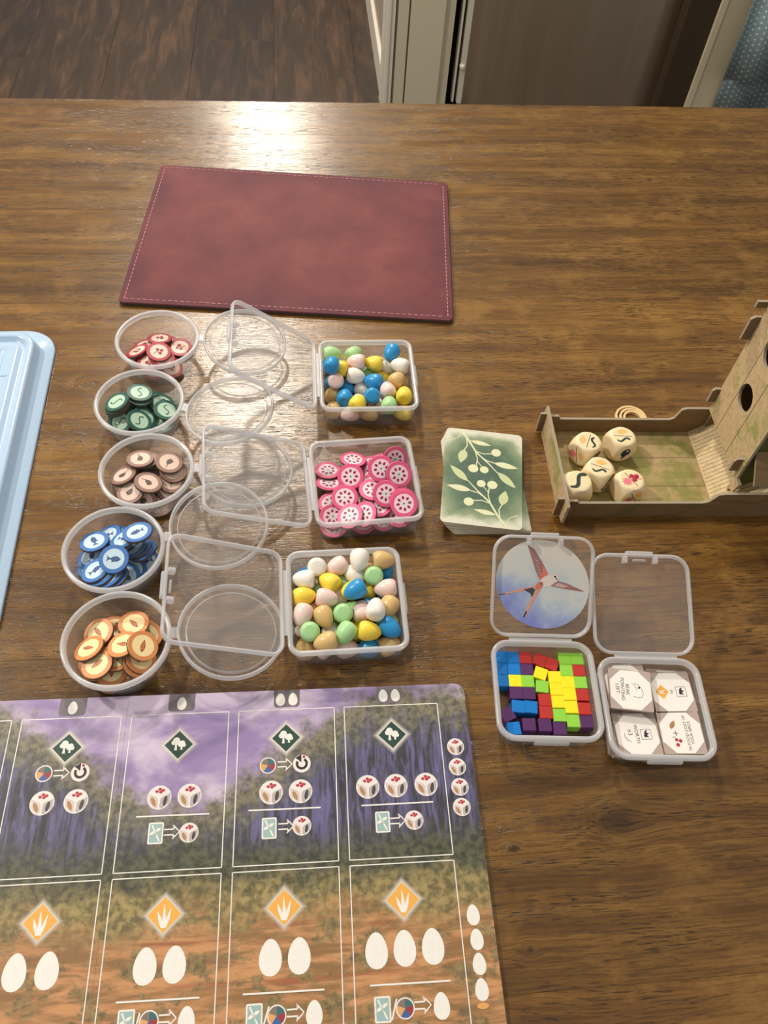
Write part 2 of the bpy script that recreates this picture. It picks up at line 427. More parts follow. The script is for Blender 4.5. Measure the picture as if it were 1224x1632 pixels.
t1 = room_box('trim_1', pq(609.4), pq(625), QF - 0.012, QF + 0.05, FZ, 1.5, M_TRIM, bev=0.003)
obj('bead', box_mesh('bead', pq(613.5), pq(618), QF - 0.016, QF - 0.012, FZ, 1.5, M_TRIM, 0.0015), t1)
# tall cream cabinet beside the fridge
cab = obj('pantry_cabinet', None, rot=(0, 0, TH), label='tall cream painted cabinet standing between the door trim and the steel fridge', cat='cabinet')
x0, x1 = pq(627.4), pq(716)
obj('body', box_mesh('body', x0, x1, QF + 0.004, QF + 0.6, FZ, 1.25, M_CAB), cab)
obj('stile', box_mesh('stile', pq(629), pq(644.8), QF - 0.014, QF + 0.004, FZ + 0.01, 1.25, M_CAB, 0.002), cab)
obj('door', box_mesh('door', pq(647.6), pq(700), QF - 0.014, QF + 0.004, FZ + 0.01, 1.25, M_CAB, 0.002), cab)
obj('side_strip', box_mesh('side_strip', pq(700.5), x1, QF - 0.004, QF + 0.004, FZ + 0.01, 1.25, M_CAB, 0.002), cab)
# fridge
fr = obj('fridge', None, rot=(0, 0, TH), label='brushed stainless steel fridge with chrome edge strip beside the cream cabinet', cat='fridge')
fx0, fx1 = pq(724), pq(1066, 100, QF - 0.02)
obj('body', box_mesh('body', fx0 - 0.012, fx1, QF + 0.045, QF + 0.66, FZ, 0.98, M_GAP), fr)
b = MB(); N = 28; prof = []
for i in range(N + 1):
    t = i / N; x = fx0 + 0.028 + (fx1 - fx0 - 0.028) * t
    bow = 0.040 * (1 - (2 * t - 1) ** 2) + 0.003 * math.sin(14 * t)
    prof.append((x, QF + 0.022 - bow))
lo = [(x, y, FZ) for x, y in prof] + [(fx1, QF + 0.045, FZ), (fx0 + 0.028, QF + 0.045, FZ)]
hi = [(x, y, 0.97) for x, y, z in lo]
b.loops([lo, hi], M_STEEL, True, True)
obj('door', autosmooth(b.build('door')), fr)
obj('side_strip', box_mesh('side_strip', fx1 + 0.001, at_q(1114, 100, QF - 0.03).x, QF - 0.03, QF + 0.66, FZ, 0.98, flat('recess_shade_brown', (64, 52, 38), 0.6, 0.2)), fr)  # dark block added for the shade in the recess between fridge and wall
st = obj('edge_strip', box_mesh('edge_strip', pq(734.5), pq(742), QF - 0.010, QF + 0.03, FZ + 0.02, 0.97, M_CHROME, 0.002), fr)
obj('edge_bead', box_mesh('edge_bead', pq(727), pq(730), QF + 0.0, QF + 0.03, FZ + 0.02, 0.97, M_CHROME, 0.001), fr)
kp = at_q(737, 107, QF - 0.012); b = MB()
b.loops([[(kp.x + r * math.cos(t * math.pi / 8), kp.y + y, kp.z + r * math.sin(t * math.pi / 8)) for t in range(16)] for r, y in ((0.007, 0.01), (0.007, -0.003), (0.004, -0.007))], M_CHROME, True, True)
obj('knob', autosmooth(b.build('knob')), fr)
# wall to the right of the fridge
QW = QF - 0.035
wr = at_q(1118, 100, QW).x
room_box('wall_front', wr, 3.0, QW, QW + 0.12, FZ, 1.7, M_WALL)
room_box('trim_2', wr - 0.004, wr + 0.012, QW - 0.004, QW + 0.012, FZ, 1.7, M_WALL, bev=0.002)
# dotted curtain in folds before that wall
QC = QW - 0.06
cx0 = at_q(1172, 100, QC).x; hz = at_q(1163, 131, QC).z
def curtain(name, x0, x1, y0, z0, z1, folds, ph):
    nx, nz = 120, 12; V = []; Fc = []; UV = []
    for j in range(nz + 1):
        for i in range(nx + 1):
            s = i / nx; z = z0 + (z1 - z0) * j / nz
            V.append((x0 + (x1 - x0) * s, y0 + 0.016 * math.sin(folds * s * 6.283 + ph + 0.3 * j / nz), z)); UV.append((s * (x1 - x0) * 2.1, (z - z0) * 0.9))
    for j in range(nz):
        for i in range(nx):
            a = j * (nx + 1) + i; Fc.append((a, a + 1, a + nx + 2, a + nx + 1))
    me = mesh(name, V, Fc, [M_CLOTH], smooth=True)
    ul = me.uv_layers.new(name='uv')
    for l in me.loops: ul.data[l.index].uv = UV[l.vertex_index]
    return me
cu = obj('curtain', None, rot=(0, 0, TH), label='blue cotton curtain with small white dots hanging before the cream wall', cat='curtain')
for nm, me in (('front_fold', curtain('front_fold', cx0 - 0.012, cx0 + 0.7, QC, hz, 1.4, 7, 0.4)), ('back_fold', curtain('back_fold', cx0 + 0.012, cx0 + 0.68, QC + 0.036, FZ + 0.02, 1.4, 6, 2.0))):
    o = obj(nm, me, cu); md = o.modifiers.new('thick', 'SOLIDIFY'); md.thickness = 0.0015

# ------------------------------------------------------------------ table
table = TABLE; table['label'] = 'brown plank dining table with a glossy finish under the game pieces'; table['category'] = 'table'
TW = 0.0654; TQ = 0.878
bands = [TQ - TW * k for k in range(18)]
for k in range(17):
    cut = [-1.05, rnd.uniform(-0.75, -0.45), rnd.uniform(0.62, 0.85), 1.15] if k % 2 else [-1.05, rnd.uniform(-0.5, -0.35), 1.15]
    for a, c in zip(cut[:-1], cut[1:]):
        h = TW / 2
        me = box_mesh('plank', -(c - a) / 2 + 0.00003, (c - a) / 2 - 0.00003, -h + 0.00003, h - 0.00003, -0.034, 0, M_TABLE, 0.00012)
        obj('plank', me, table, ((a + c) / 2, bands[k] - h, 0))
obj('underframe', box_mesh('underframe', -0.95, 1.05, bands[-1] + 0.09, TQ - 0.08, -0.11, -0.034, M_WOODEDGE), table)
for x in (-0.95, 0.97):
    for y in (bands[-1] + 0.09, TQ - 0.16):
        obj('leg', box_mesh('leg', x, x + 0.08, y, y + 0.08, FZ, -0.11, M_WOODEDGE, 0.004), table)

# ------------------------------------------------------------------ leather mat
ml = at(255, 262, .004); mr = at(712, 290, .004); mb = at(724, 512, .004); mc = at(190, 481, .004)
c = (ml + mr + mb + mc) / 4; ang = math.atan2((mr - ml + mb - mc).y, (mr - ml + mb - mc).x)
mat_root = empty('leather_mat', (c.x, c.y, 0), ang, 'burgundy leather-look mat with stitched border lying by the round tubs', 'mat')
b = MB(); rr = lambda d: rrect(0.1415 - d, 0.102 - d, 0.005, 5)
b.loops([[(x, y, 0) for x, y in rr(0.0002)], [(x, y, 0.0034) for x, y in rr(0)]], flat('mat_grey_edge', (86, 74, 66), 0.8, 0.2), True)
b.loops([[(x, y, 0.0034) for x, y in rr(0)], [(x, y, 0.004) for x, y in rr(0.0006)]], M_LEATHER, False, True)
obj('sheet', b.build('sheet'), mat_root)
b = MB(); ms = flat('pink_stitch_thread', (190, 126, 126), 0.7, 0.2)
def dash(x, y, dx, dy):
    l, w = 0.0034, 0.0007
    b.box(x - (l if dx else w) / 2, x + (l if dx else w) / 2, y - (l if dy else w) / 2, y + (l if dy else w) / 2, 0.0039, 0.0043, ms)
k = -0.135
while k <= 0.135:
    dash(k, 0.0972, 1, 0); dash(k, -0.0972, 1, 0); k += 0.0052
k = -0.0952
while k <= 0.0952:
    dash(0.1368, k, 0, 1); dash(-0.1368, k, 0, 1); k += 0.0052
obj('stitching', b.build('stitching'), mat_root, kind='stuff')

# ------------------------------------------------------------------ blue tray
a = math.radians(9.6); tr = Vector((-0.2765, 0.4775, 0)); hx, hy = 0.145, 0.145
e1 = Vector((math.cos(a), math.sin(a), 0)); e2 = Vector((-math.sin(a), math.cos(a), 0))
tc = tr - e1 * hx - e2 * hy
tray = empty('blue_lid', (tc.x, tc.y, 0), a, 'light blue glossy plastic box lid with stepped rim lying upside down', 'lid')
b = MB(); L = []
for d, z in ((0.0015, 0), (0, 0.0008), (0, 0.0022), (0.0008, 0.0030), (0.0095, 0.0036), (0.0108, 0.0046), (0.0125, 0.0115), (0.0140, 0.0128), (0.0165, 0.0130), (0.0180, 0.0122), (0.0192, 0.0098), (0.0205, 0.0094), (0.0222, 0.0100), (0.0238, 0.0118), (0.0252, 0.0122), (0.0330, 0.0122), (0.0338, 0.0116), (0.0346, 0.0122)):
    L.append([(x, y, z) for x, y in rrect(hx - d, hy - d, max(0.026 - d * 0.75, 0.004), 10)])
b.loops(L, M_BLUEPL, True, True)
obj('shell', autosmooth(b.build('shell'), 50), tray)
b = MB()
for y in (hy - 0.060, hy - 0.142):
    b.box(-hx + 0.028, hx - 0.028, y - 0.0006, y + 0.0006, 0.0120, 0.0126, M_BLUEPL)
obj('ribs', b.build('ribs'), tray)

# ------------------------------------------------------------------ game board
BA = 0.142291; BO = Vector((-0.013006, 0.182364, 0)); BZ = 0.0030
CW, CHh, CG, RG = 0.056675, 0.086536, 0.0053944, 0.0023835
board = empty('game_board', BO, BA, 'folding game board printed with purple forest above orange field in white-framed card spaces', 'game board')
def bl(px, py):                                            # photo pixel to board coordinates
    p = at(px, py, BZ) - BO; return (p.x * math.cos(BA) + p.y * math.sin(BA), -p.x * math.sin(BA) + p.y * math.cos(BA))
m_bedge = flat('grey_board_edge', (70, 62, 58), 0.7, 0.2)
fold = -2 * (CW + CG) - CG / 2
def panel(x0, x1, y0, y1, rl, rr_):
    pts = [(x1, y1 - rr_), (x1, y1)] if not rr_ else [(x1 - rr_ + rr_ * math.cos(math.radians(t)), y1 - rr_ + rr_ * math.sin(math.radians(t))) for t in range(0, 91, 15)]
    pts += [(x0, y1), (x0, y0), (x1, y0)]
    b = MB(); b.prism(pts, 0, BZ, M_BOARD, m_bedge); return b.build('panel')
obj('panel', panel(fold + 0.00004, 0.0739, -0.285, 0.0120, 0, 0.006), board)
obj('panel', panel(-0.318, fold - 0.00004, -0.285, 0.0120, 0, 0), board)
ZP = BZ + 0.00006
def frame_mesh(y0, y1):
    b = MB(); w = 0.00052
    for (p, q, r, s) in ((0, CW, y1 - w, y1), (0, CW, y0, y0 + w), (0, w, y0, y1), (CW - w, CW, y0, y1)):
        b.poly([(p, r), (q, r), (q, s), (p, s)], ZP, M_WHITE)
    return b.build('card_frame')
f1 = frame_mesh(-CHh, 0); f2 = frame_mesh(-2 * CHh - RG, -CHh - RG)
for k in range(5):
    obj('card_frame', f1, board, (-k * (CW + CG), 0, 0)); obj('card_frame', f2, board, (-k * (CW + CG), 0, 0))
# ---- printed marks
m_tab = flat('printed_grey_tab', (112, 104, 112), 0.45)
m_dkgreen = flat('printed_dark_green', (34, 66, 56), 0.45)
m_orange = flat('printed_orange', (228, 168, 78), 0.45)
m_die = flat('printed_die_white', (226, 218, 216), 0.45); m_die2 = flat('printed_die_grey', (202, 192, 190), 0.45); m_die3 = flat('printed_die_shade', (178, 168, 168), 0.45)
m_red = flat('printed_berry_red', (176, 44, 62), 0.45); m_wheat = flat('printed_wheat_brown', (172, 128, 84), 0.45); m_fishg = flat('printed_fish_grey', (70, 68, 70), 0.45)
m_teal = flat('printed_teal', (60, 104, 110), 0.45); m_blue = flat('printed_blue', (62, 96, 156), 0.45); m_dkred = flat('printed_dark_red', (150, 58, 58), 0.45); m_sand = flat('printed_sand', (216, 160, 96), 0.45); m_taupe = flat('printed_taupe', (128, 112, 104), 0.45)
m_black = flat('printed_black', (40, 36, 36), 0.45); m_ice = flat('printed_card_blue', (150, 180, 178), 0.45)

def ic_die(s):                                             # s = overall width
    b = MB(); z = ZP
    b.poly(tf(circle(0.5, 24), s), z, m_die)
    b.poly(tf([(-.44, .16), (-.40, -.22), (-.12, -.46), (-.03, -.40), (-.05, -.06), (-.12, .02)], s), z + 4e-5, m_die2)
    b.poly(tf([(.46, .16), (.42, -.22), (.12, -.46), (.03, -.40), (.05, -.06), (.12, .02)], s), z + 4e-5, m_die3)
    b.poly(tf(circle(.085, 12, -.23, -.17, .21, .45), s), z + 8e-5, m_wheat)
    b.poly(tf(circle(.08, 12, .25, -.15, .21, -.2), s), z + 8e-5, m_fishg)
    for x, y in ((-.12, .25), (.04, .22), (.0, .34), (.14, .29)): b.poly(tf(circle(.075, 10, x, y, .06), s), z + 8e-5, m_red)
    return b.build('printed_die')
def ic_egg(h):
    b = MB(); b.poly(egg2d(h, h * 0.68), ZP, M_WHITE); return b.build('printed_egg')
def ic_arrow(s):
    b = MB(); w = 0.07
    for p in ([(-.5, .17), (.12, .17)], [(-.5, -.17), (.12, -.17)], [(.05, .42), (.48, 0), (.05, -.42)], [(.10, .40), (.12, .17)], [(.10, -.40), (.12, -.17)]):
        b.poly(tf(stroke(p, w * 1.2), s), ZP + 3e-5, M_WHITE)
    return b.build('printed_arrow')
def ic_wheel(s):
    b = MB(); b.poly(tf(circle(.56, 24), s), ZP, m_die)
    cs = [m_teal, m_taupe, m_sand, m_blue, m_dkred]
    for k, m in enumerate(cs):
        a0 = math.radians(18 + 72 * k); b.poly(tf([(0, 0)] + [(.48 * math.cos(a0 + i * math.radians(12)), .48 * math.sin(a0 + i * math.radians(12))) for i in range(7)], s), ZP + 4e-5, m)
    return b.build('printed_wheel')
def ic_reset(s):
    b = MB(); b.poly(tf(circle(.5, 24), s), ZP, m_die)
    arc = [(.27 * math.cos(math.radians(t)), .27 * math.sin(math.radians(t))) for t in range(150, 421, 15)]
    b.poly(tf(stroke(arc, .14), s), ZP + 4e-5, m_black)
    b.poly(tf([(-.02, .52), (-.02, .08), (-.36, .34)], s), ZP + 6e-5, m_black)
    b.poly(tf(circle(.08, 10, .12, .38), s), ZP + 8e-5, m_red)
    return b.build('printed_reset_die')
def ic_card(s):
    b = MB(); b.poly(tf(rrect(.36, .5, .07, 4), s), ZP, M_WHITE); b.poly(tf(rrect(.29, .43, .04, 4), s), ZP + 3e-5, m_ice)
    for q in (0, math.pi):
        b.poly(tf(tf(stroke([(-.2, .38), (0, 0), (.05, -.1)], .07), 1, q), s), ZP + 6e-5, M_WHITE)
        b.poly(tf(tf(leaf(.3, .14), 1, q + .5, -.02, .08), s), ZP + 6e-5, M_WHITE)
    return b.build('printed_card')
def ic_tree(s):
    b = MB(); b.poly([(0, s / 2), (-s / 2, 0), (0, -s / 2), (s / 2, 0)], ZP + 5e-5, m_dkgreen)
    z = ZP + 9e-5; g = M_WHITE
    for x, y, r in ((-.09, .15, .12), (-.17, .08, .09), (-.02, .08, .09), (.12, .05, .10), (.05, -.01, .07), (.18, -.02, .07)): b.poly(tf(circle(r, 14, x, y), s), z, g); z += 1e-6
    b.poly(tf([(-.115, .05), (-.065, .05), (-.05, -.2), (-.15, -.2)], s), z, g); b.poly(tf([(.085, 0), (.125, 0), (.14, -.18), (.06, -.18)], s), z + 1e-6, g)
    return b.build('tree_emblem')
def ic_grass(s):
    b = MB(); b.poly([(0, s / 2), (-s / 2, 0), (0, -s / 2), (s / 2, 0)], ZP + 5e-5, m_orange); z = ZP + 9e-5
    for p in ([(-.03, -.34), (-.13, -.1), (-.2, .10)], [(0, -.36), (0, -.05), (-.02, .30)], [(.03, -.34), (.12, -.1), (.2, .20)]):
        b.poly(tf(stroke(p, [.10, .10, .01]), s), z, M_WHITE); z += 1e-6
    return b.build('grass_emblem')
def halo_m():
    b = MB(); b.poly([(0, .0130), (-.0130, 0), (0, -.0130), (.0130, 0)], ZP + 2e-5, M_HALO); return b.build('glow')
BI = dict(die=ic_die(0.0132), die2=ic_die(0.0104), die3=ic_die(0.0100), egg=ic_egg(0.0168), egg_s=ic_egg(0.0100), egg_m=ic_egg(0.0118), egg_t=ic_egg(0.0080), arrow=ic_arrow(0.0085), wheel=ic_wheel(0.0084), reset=ic_reset(0.0102), card=ic_card(0.0112), tree=ic_tree(0.0162), grass=ic_grass(0.0170), glow=halo_m())
PN = dict(die='printed_die', die2='printed_die', die3='printed_die', egg='printed_egg', egg_s='printed_egg', egg_m='printed_egg', egg_t='printed_egg', arrow='printed_arrow', wheel='printed_wheel', reset='printed_reset_die', card='printed_card', tree='tree_emblem', grass='grass_emblem')
def icon(kind, px, py, parent=None):
    x, y = bl(px, py); return obj(PN[kind], BI[kind], board, (x, y, 0))
for px, py in ((107, 1192), (285, 1187), (456, 1176), (625, 1171)):
    o = icon('tree', px, py); obj('glow', BI['glow'], o)
for px, py in ((64, 1470), (262, 1458), (453, 1446), (642, 1434)):
    o = icon('grass', px, py); obj('glow', BI['glow'], o)
for s in ('die 67 1280|die 121 1277|die 254 1271|die 302 1268|die 432 1263|die 479 1261|die 586 1254|die 631 1252|die 679 1250|'
          'die2 301 1327|die2 481 1316|die2 660 1307|die3 726 1190|die3 729 1222|die3 733 1254|die3 736 1286|'
          'wheel 70 1233|arrow 98 1232|reset 128 1231|wheel 427 1220|arrow 454 1218|reset 481 1217|'
          'card 248 1328|arrow 274 1326|card 429 1320|arrow 456 1317|card 610 1310|arrow 634 1308|'
          'egg 23 1550|egg 75 1547|egg 231 1540|egg 278 1537|egg 431 1526|egg 477 1523|egg 600 1515|egg 645 1511|egg 690 1508|'
          'card 200 1631|wheel 237 1628|arrow 267 1623|egg_m 297 1626|card 405 1621|wheel 441 1619|arrow 471 1614|egg_m 501 1616|card 610 1609|wheel 646 1607|arrow 674 1602|egg_m 704 1603|'
          'egg_s 754 1458|egg_s 760 1497|egg_s 764 1536|egg_s 768 1577').split('|'):
    k, x, y = s.split(); icon(k, float(x), float(y))
b = MB(); b.poly(circle(.0030, 14, 0, 0, .0014), ZP, m_sand); x_, y_ = bl(770, 1603); obj('tan_mark', b.build('tan_mark'), board, (x_, y_, 0))
def mark(name, p0, p1, w, m=M_WHITE):
    a0, a1 = bl(*p0), bl(*p1); b = MB(); b.poly(stroke([a0, a1], w), ZP + 1.2e-4, m); obj(name, b.build(name), board)
for p0, p1 in (((217, 1302), (334, 1297)), ((396, 1292), (511, 1287)), ((576, 1284), (690, 1278)), ((185, 1598), (318, 1590)), ((387, 1585), (517, 1577)), ((590, 1571), (718, 1563))):
    mark('divider_line', p0, p1, 0.0008)
for p0, p1 in (((218, 1632), (223, 1614)), ((420, 1634), (429, 1604)), ((625, 1626), (632, 1592))): mark('slash_mark', p0, p1, 0.0008)
for k, (px, n) in enumerate(((117.5, 1), (290, 1), (457, 2), (621, 2))):
    x, _ = bl(px, 1120); b = MB(); hw = 0.0077
    pts = [(-hw, 0.012), (-hw, 0.0028), (-hw + 0.0012, 0.0012), (hw - 0.0012, 0.0012), (hw, 0.0028), (hw, 0.012)]
    b.poly(pts, ZP - 2e-5, m_tab); t = obj('egg_tab', b.build('egg_tab'), board, (x, 0, 0))
    for i in range(n): obj('printed_egg', BI['egg_t'], t, ((i - (n - 1) / 2) * 0.0074, 0.0060, 2e-5))

# ------------------------------------------------------------------ tubs and boxes with hinged lids
def shape_c(R): return lambda d, z: [(x, y, z) for x, y in circle(R - d, 56)]
def shape_s(S, rc): return lambda d, z: [(x, y, z) for x, y in rrect(S / 2 - d, S / 2 - d, max(rc - d, 0.002), 8)]
def container(name, loc, rot, label, fn, Z, inset, group):
    root = empty(name, (loc[0], loc[1], 0), rot, label, 'container', group)
    i = inset
    b = MB()
    b.loops([fn(i + .0012, 0), fn(i + .0003, .0004), fn(i, .0014), fn(.0021, Z - .0034)], P_CLEAR, True)
    b.loops([fn(i + .003, .0012), fn(i + .0014, .0016), fn(i + .0011, .0026), fn(.0031, Z - .0034)], P_CLEAR, True)
    obj('cup', autosmooth(b.build('cup'), 60), root)
    b = MB()
    b.loops([fn(.0021, Z - .0034), fn(.0006, Z - .0032), fn(0, Z - .0027), fn(0, Z - .0008), fn(.0005, Z - .0001), fn(.0014, Z), fn(.0024, Z - .0001), fn(.0030, Z - .0008), fn(.0031, Z - .0034)], P_RIM, closed=True)
    obj('rim', autosmooth(b.build('rim'), 60), root)
    return root
def lid_part(root, name, hinge, rotm, fn, half, step_ring, latch):
    """fn gives loops centred at 0; lid local x points away from the hinge, local z up when open"""
    o = obj(name, None, root); o.matrix_local = Matrix.Translation(hinge) @ rotm
    sh = lambda L: [(x + half, y, z) for x, y, z in L]
    b = MB(); zb = -0.0042
    if step_ring:
        b.loops([sh(fn(.0012, zb)), sh(fn(.0049, zb)), sh(fn(.0053, zb + .0012)), sh(fn(.0066, zb + .0012))], P_PANEL, False, True)
    else:
        b.loops([sh(fn(.0016, zb)), sh(fn(.006, zb)), ], P_PANEL, False, True)
    obj('panel', autosmooth(b.build('lid_panel'), 60), o)
    b = MB()
    b.loops([sh(fn(.0012, zb)), sh(fn(.0003, zb + .0004)), sh(fn(0, zb + .0012)), sh(fn(0, -.0006)), sh(fn(.0006, 0)), sh(fn(.0013, 0)), sh(fn(.0017, -.0006)), sh(fn(.0018, zb + .0007))], P_RIM, closed=True)
    obj('rim', autosmooth(b.build('lid_rim'), 60), o)
    if step_ring:
        b = MB(); b.loops([sh(fn(.0047, zb + .0002)), sh(fn(.0050, zb + .0016)), sh(fn(.0056, zb + .0018)), sh(fn(.0058, zb + .0012))], P_RIM)
        obj('step_ring', autosmooth(b.build('step_ring'), 60), o)
    if latch:
        w = 2 * half
        obj('latch_tab', box_mesh('latch_tab', w - .0004, w + .0017, -.0085, .0085, zb, -.0002, P_RIM, .0005), o)
        for y in (-.0098, .0098): obj('latch_hook', box_mesh('latch_hook', w - .0058, w - .0018, y - .0013, y + .0013, zb + .0002, .0012, P_RIM, .0005), o)
        obj('latch_bar', box_mesh('latch_bar', w - .0044, w - .0032, -.0040, .0040, zb + .0002, -.0012, P_RIM, .0003), o)
    return o
def rotm_of(ax, ay):
    ax = Vector(ax).normalized(); ay = Vector(ay); az = ax.cross(ay).normalized(); ay = az.cross(ax)
    return Matrix((ax, ay, az)).transposed().to_4x4()
RT, ZT = 0.0322, 0.025
TUBS = {  # centre, lid direction, lid rise, lid twist (degrees)
    'red': ((-.1877, .4565), 9.1, -7.5, 7.5), 'green': ((-.1849, .3906), -3.4, 8.5, 2.2), 'brown': ((-.1643, .3293), 9.2, -5.0, 0.0),
    'blue': ((-.1692, .2646), 21.8, 1.5, 6.0), 'orange': ((-.1505, .2025), 13.0, -8.0, 0.0)}
TUB_L = {'red': 'round clear plastic tub holding red berry tokens beside the leather mat', 'green': 'round clear plastic tub holding green worm tokens',
         'brown': 'round clear plastic tub holding brown mouse tokens', 'blue': 'round clear plastic tub holding blue fish tokens',
         'orange': 'round clear plastic tub holding orange grain tokens at the edge of the game board'}
for k, (c, th, ph, ps) in TUBS.items():
    th, ph, ps = map(math.radians, (th, ph, ps))
    root = container('round_tub', c, th, TUB_L[k], shape_c(RT), ZT, 0.0062, 'round clear tubs of tokens')
    ax = Vector((math.cos(ph), 0, math.sin(ph))); n_ = Vector((-math.sin(ph), 0, math.cos(ph)))
    ay = Vector((0, 1, 0)) * math.cos(ps) + n_ * math.sin(ps)
    lid_part(root, 'lid', Vector((RT + .0030, 0, ZT)), rotm_of(ax, ay), shape_c(RT), RT, True, False)
    b = MB(); b.box(RT - .0010, RT + .0036, -.0034, .0034, ZT - .0016, ZT - .0008, P_RIM); b.box(RT + .0008, RT + .0016, -.0034, .0034, ZT - .0008, ZT - .0002, P_RIM)
    obj('hinge', b.build('hinge'), root)
BOXES = {  # centre, turn, size, rim height, corner, lid side, lid rise
    'egg1': ((-.0227, .4410), 8.58, .0740, .024, .0085, 'L', 36.0), 'pink': ((-.0153, .3394), 11.93, .0735, .024, .0085, 'L', 21.8),
    'egg2': ((-.0184, .2446), 9.75, .0735, .024, .0085, 'L', 23.3), 'cube': ((.1064, .1995), 4.39, .0632, .019, .0110, 'B', 39.0), 'tile': ((.1714, .1948), 4.39, .0632, .019, .0110, 'B', 21.0)}
BOX_L = {'egg1': 'square clear plastic box of toy eggs beside the leather mat', 'pink': 'square clear plastic box of pink flower tokens next to the card deck',
         'egg2': 'square clear plastic box of toy eggs at the edge of the game board', 'cube': 'square clear plastic box of coloured cubes with a bird picture in its lid',
         'tile': 'square clear plastic box of white octagon-printed tiles'}
LIDS = {}; BROOT = {}
for k, (c, a, S, Z, rc, side, ph) in BOXES.items():
    a, ph = math.radians(a), math.radians(ph)
    root = container('square_box', c, a, BOX_L[k], shape_s(S, rc), Z, 0.0034, 'square clear boxes with hinged lids'); BROOT[k] = root
    base = Vector((-1, 0, 0)) if side == 'L' else Vector((0, 1, 0)); al = Vector((0, -1, 0)) if side == 'L' else Vector((-1, 0, 0))
    ax = base * math.cos(ph) + Vector((0, 0, 1)) * math.sin(ph)
    LIDS[k] = lid_part(root, 'lid', base * (S / 2 + .0016) + Vector((0, 0, Z)), rotm_of(ax, al), shape_s(S, rc), S / 2, False, True)
    b = MB(); h = S / 2
    if side == 'L': b.box(-h - .0018, -h + .0004, -h * .62, h * .62, Z - .0016, Z - .0009, P_RIM)
    else: b.box(-h * .62, h * .62, h - .0004, h + .0018, Z - .0016, Z - .0009, P_RIM)
    obj('hinge', b.build('hinge'), root)
    me = box_mesh('latch', h - .0004, h + .0012, -.010, .010, Z - .0062, Z - .0022, P_RIM, .0005)
    obj('latch', me, root, rot=(0, 0, 0 if side == 'L' else -math.pi / 2))

# ------------------------------------------------------------------ settling of loose pieces (each rests on what lies below)
class Bin:
    RES = 0.0006
    def __init__(s, cx, cy, rot, half, zf, rnd_):
        s.c = (cx, cy); s.rot = rot; s.half = half; s.round = rnd_; s.n = int(2.6 * half / s.RES); s.H = np.full((s.n, s.n), zf)
        s.o = (cx - s.n * s.RES / 2, cy - s.n * s.RES / 2)
    def clamp(s, x, y, ext):
        dx, dy = x - s.c[0], y - s.c[1]; lim = s.half - ext
        if s.round:
            r = math.hypot(dx, dy)
            if r > lim: dx, dy = dx * lim / r, dy * lim / r
        else:
            co, si = math.cos(s.rot), math.sin(s.rot); u, v = dx * co + dy * si, -dx * si + dy * co
            u = max(-lim, min(lim, u)); v = max(-lim, min(lim, v)); dx, dy = u * co - v * si, u * si + v * co
        return s.c[0] + dx, s.c[1] + dy
    def window(s, x, y, r):
        i0 = int((x - r - s.o[0]) / s.RES); j0 = int((y - r - s.o[1]) / s.RES); k = int(2 * r / s.RES) + 2
        i0 = max(0, i0); j0 = max(0, j0); i1 = min(s.n, i0 + k); j1 = min(s.n, j0 + k)
        X, Y = np.meshgrid(s.o[0] + (np.arange(i0, i1) + .5) * s.RES - x, s.o[1] + (np.arange(j0, j1) + .5) * s.RES - y, indexing='ij')
        return (slice(i0, i1), slice(j0, j1)), X, Y
    def drop(s, x, y, r, surf, commit):
        w, X, Y = s.window(x, y, r); lo, hi, m = surf(X, Y)
        if not m.any(): return 0.0
        zc = float((s.H[w] - lo)[m].max())
        if commit: s.H[w] = np.where(m, np.maximum(s.H[w], zc + hi), s.H[w])
        return zc
def disc_surf(n, r, t):
    nx, ny, nz = n
    def f(X, Y):
        h = -(nx * X + ny * Y) / nz; m = X * X + Y * Y + h * h <= r * r
        return h - t / 2 / nz, h + t / 2 / nz, m
    return f
def egg_surf(d, a, b):
    d = np.array(d); Mx = np.eye(3) / b ** 2 + np.outer(d, d) * (1 / a ** 2 - 1 / b ** 2)
    def f(X, Y):
        B = Mx[0, 2] * X + Mx[1, 2] * Y; Cc = Mx[0, 0] * X * X + 2 * Mx[0, 1] * X * Y + Mx[1, 1] * Y * Y - 1
        D = B * B - Mx[2, 2] * Cc; m = D >= 0; q = np.sqrt(np.maximum(D, 0))
        return (-B - q) / Mx[2, 2], (-B + q) / Mx[2, 2], m
    return f
TR_, TT = 0.0094, 0.0020
TILTS = [(0, 0)] + [(math.radians(a), math.radians(b)) for a in (6, 12, 18, 25, 33) for b in range(0, 360, 30)]
def settle_disc(bn, px, py, z0, hint=None, xy=None):
    z = z0
    for it in range(4):
        if xy: x, y = xy
        else: p = at(px, py, z); x, y = p.x, p.y
        x, y = bn.clamp(x, y, TR_ * 0.98)
        best = None
        cands = TILTS if hint is None else [hint]
        for tl, az in cands:
            n = (math.sin(tl) * math.cos(az), math.sin(tl) * math.sin(az), math.cos(tl))
            zc = bn.drop(x, y, TR_, disc_surf(n, TR_, TT), False)
            sc = zc + 0.0016 * tl
            if best is None or sc < best[0]: best = (sc, zc, n)
        z = best[1]
    bn.drop(x, y, TR_, disc_surf(best[2], TR_, TT), True)
    return (x, y, z), best[2]

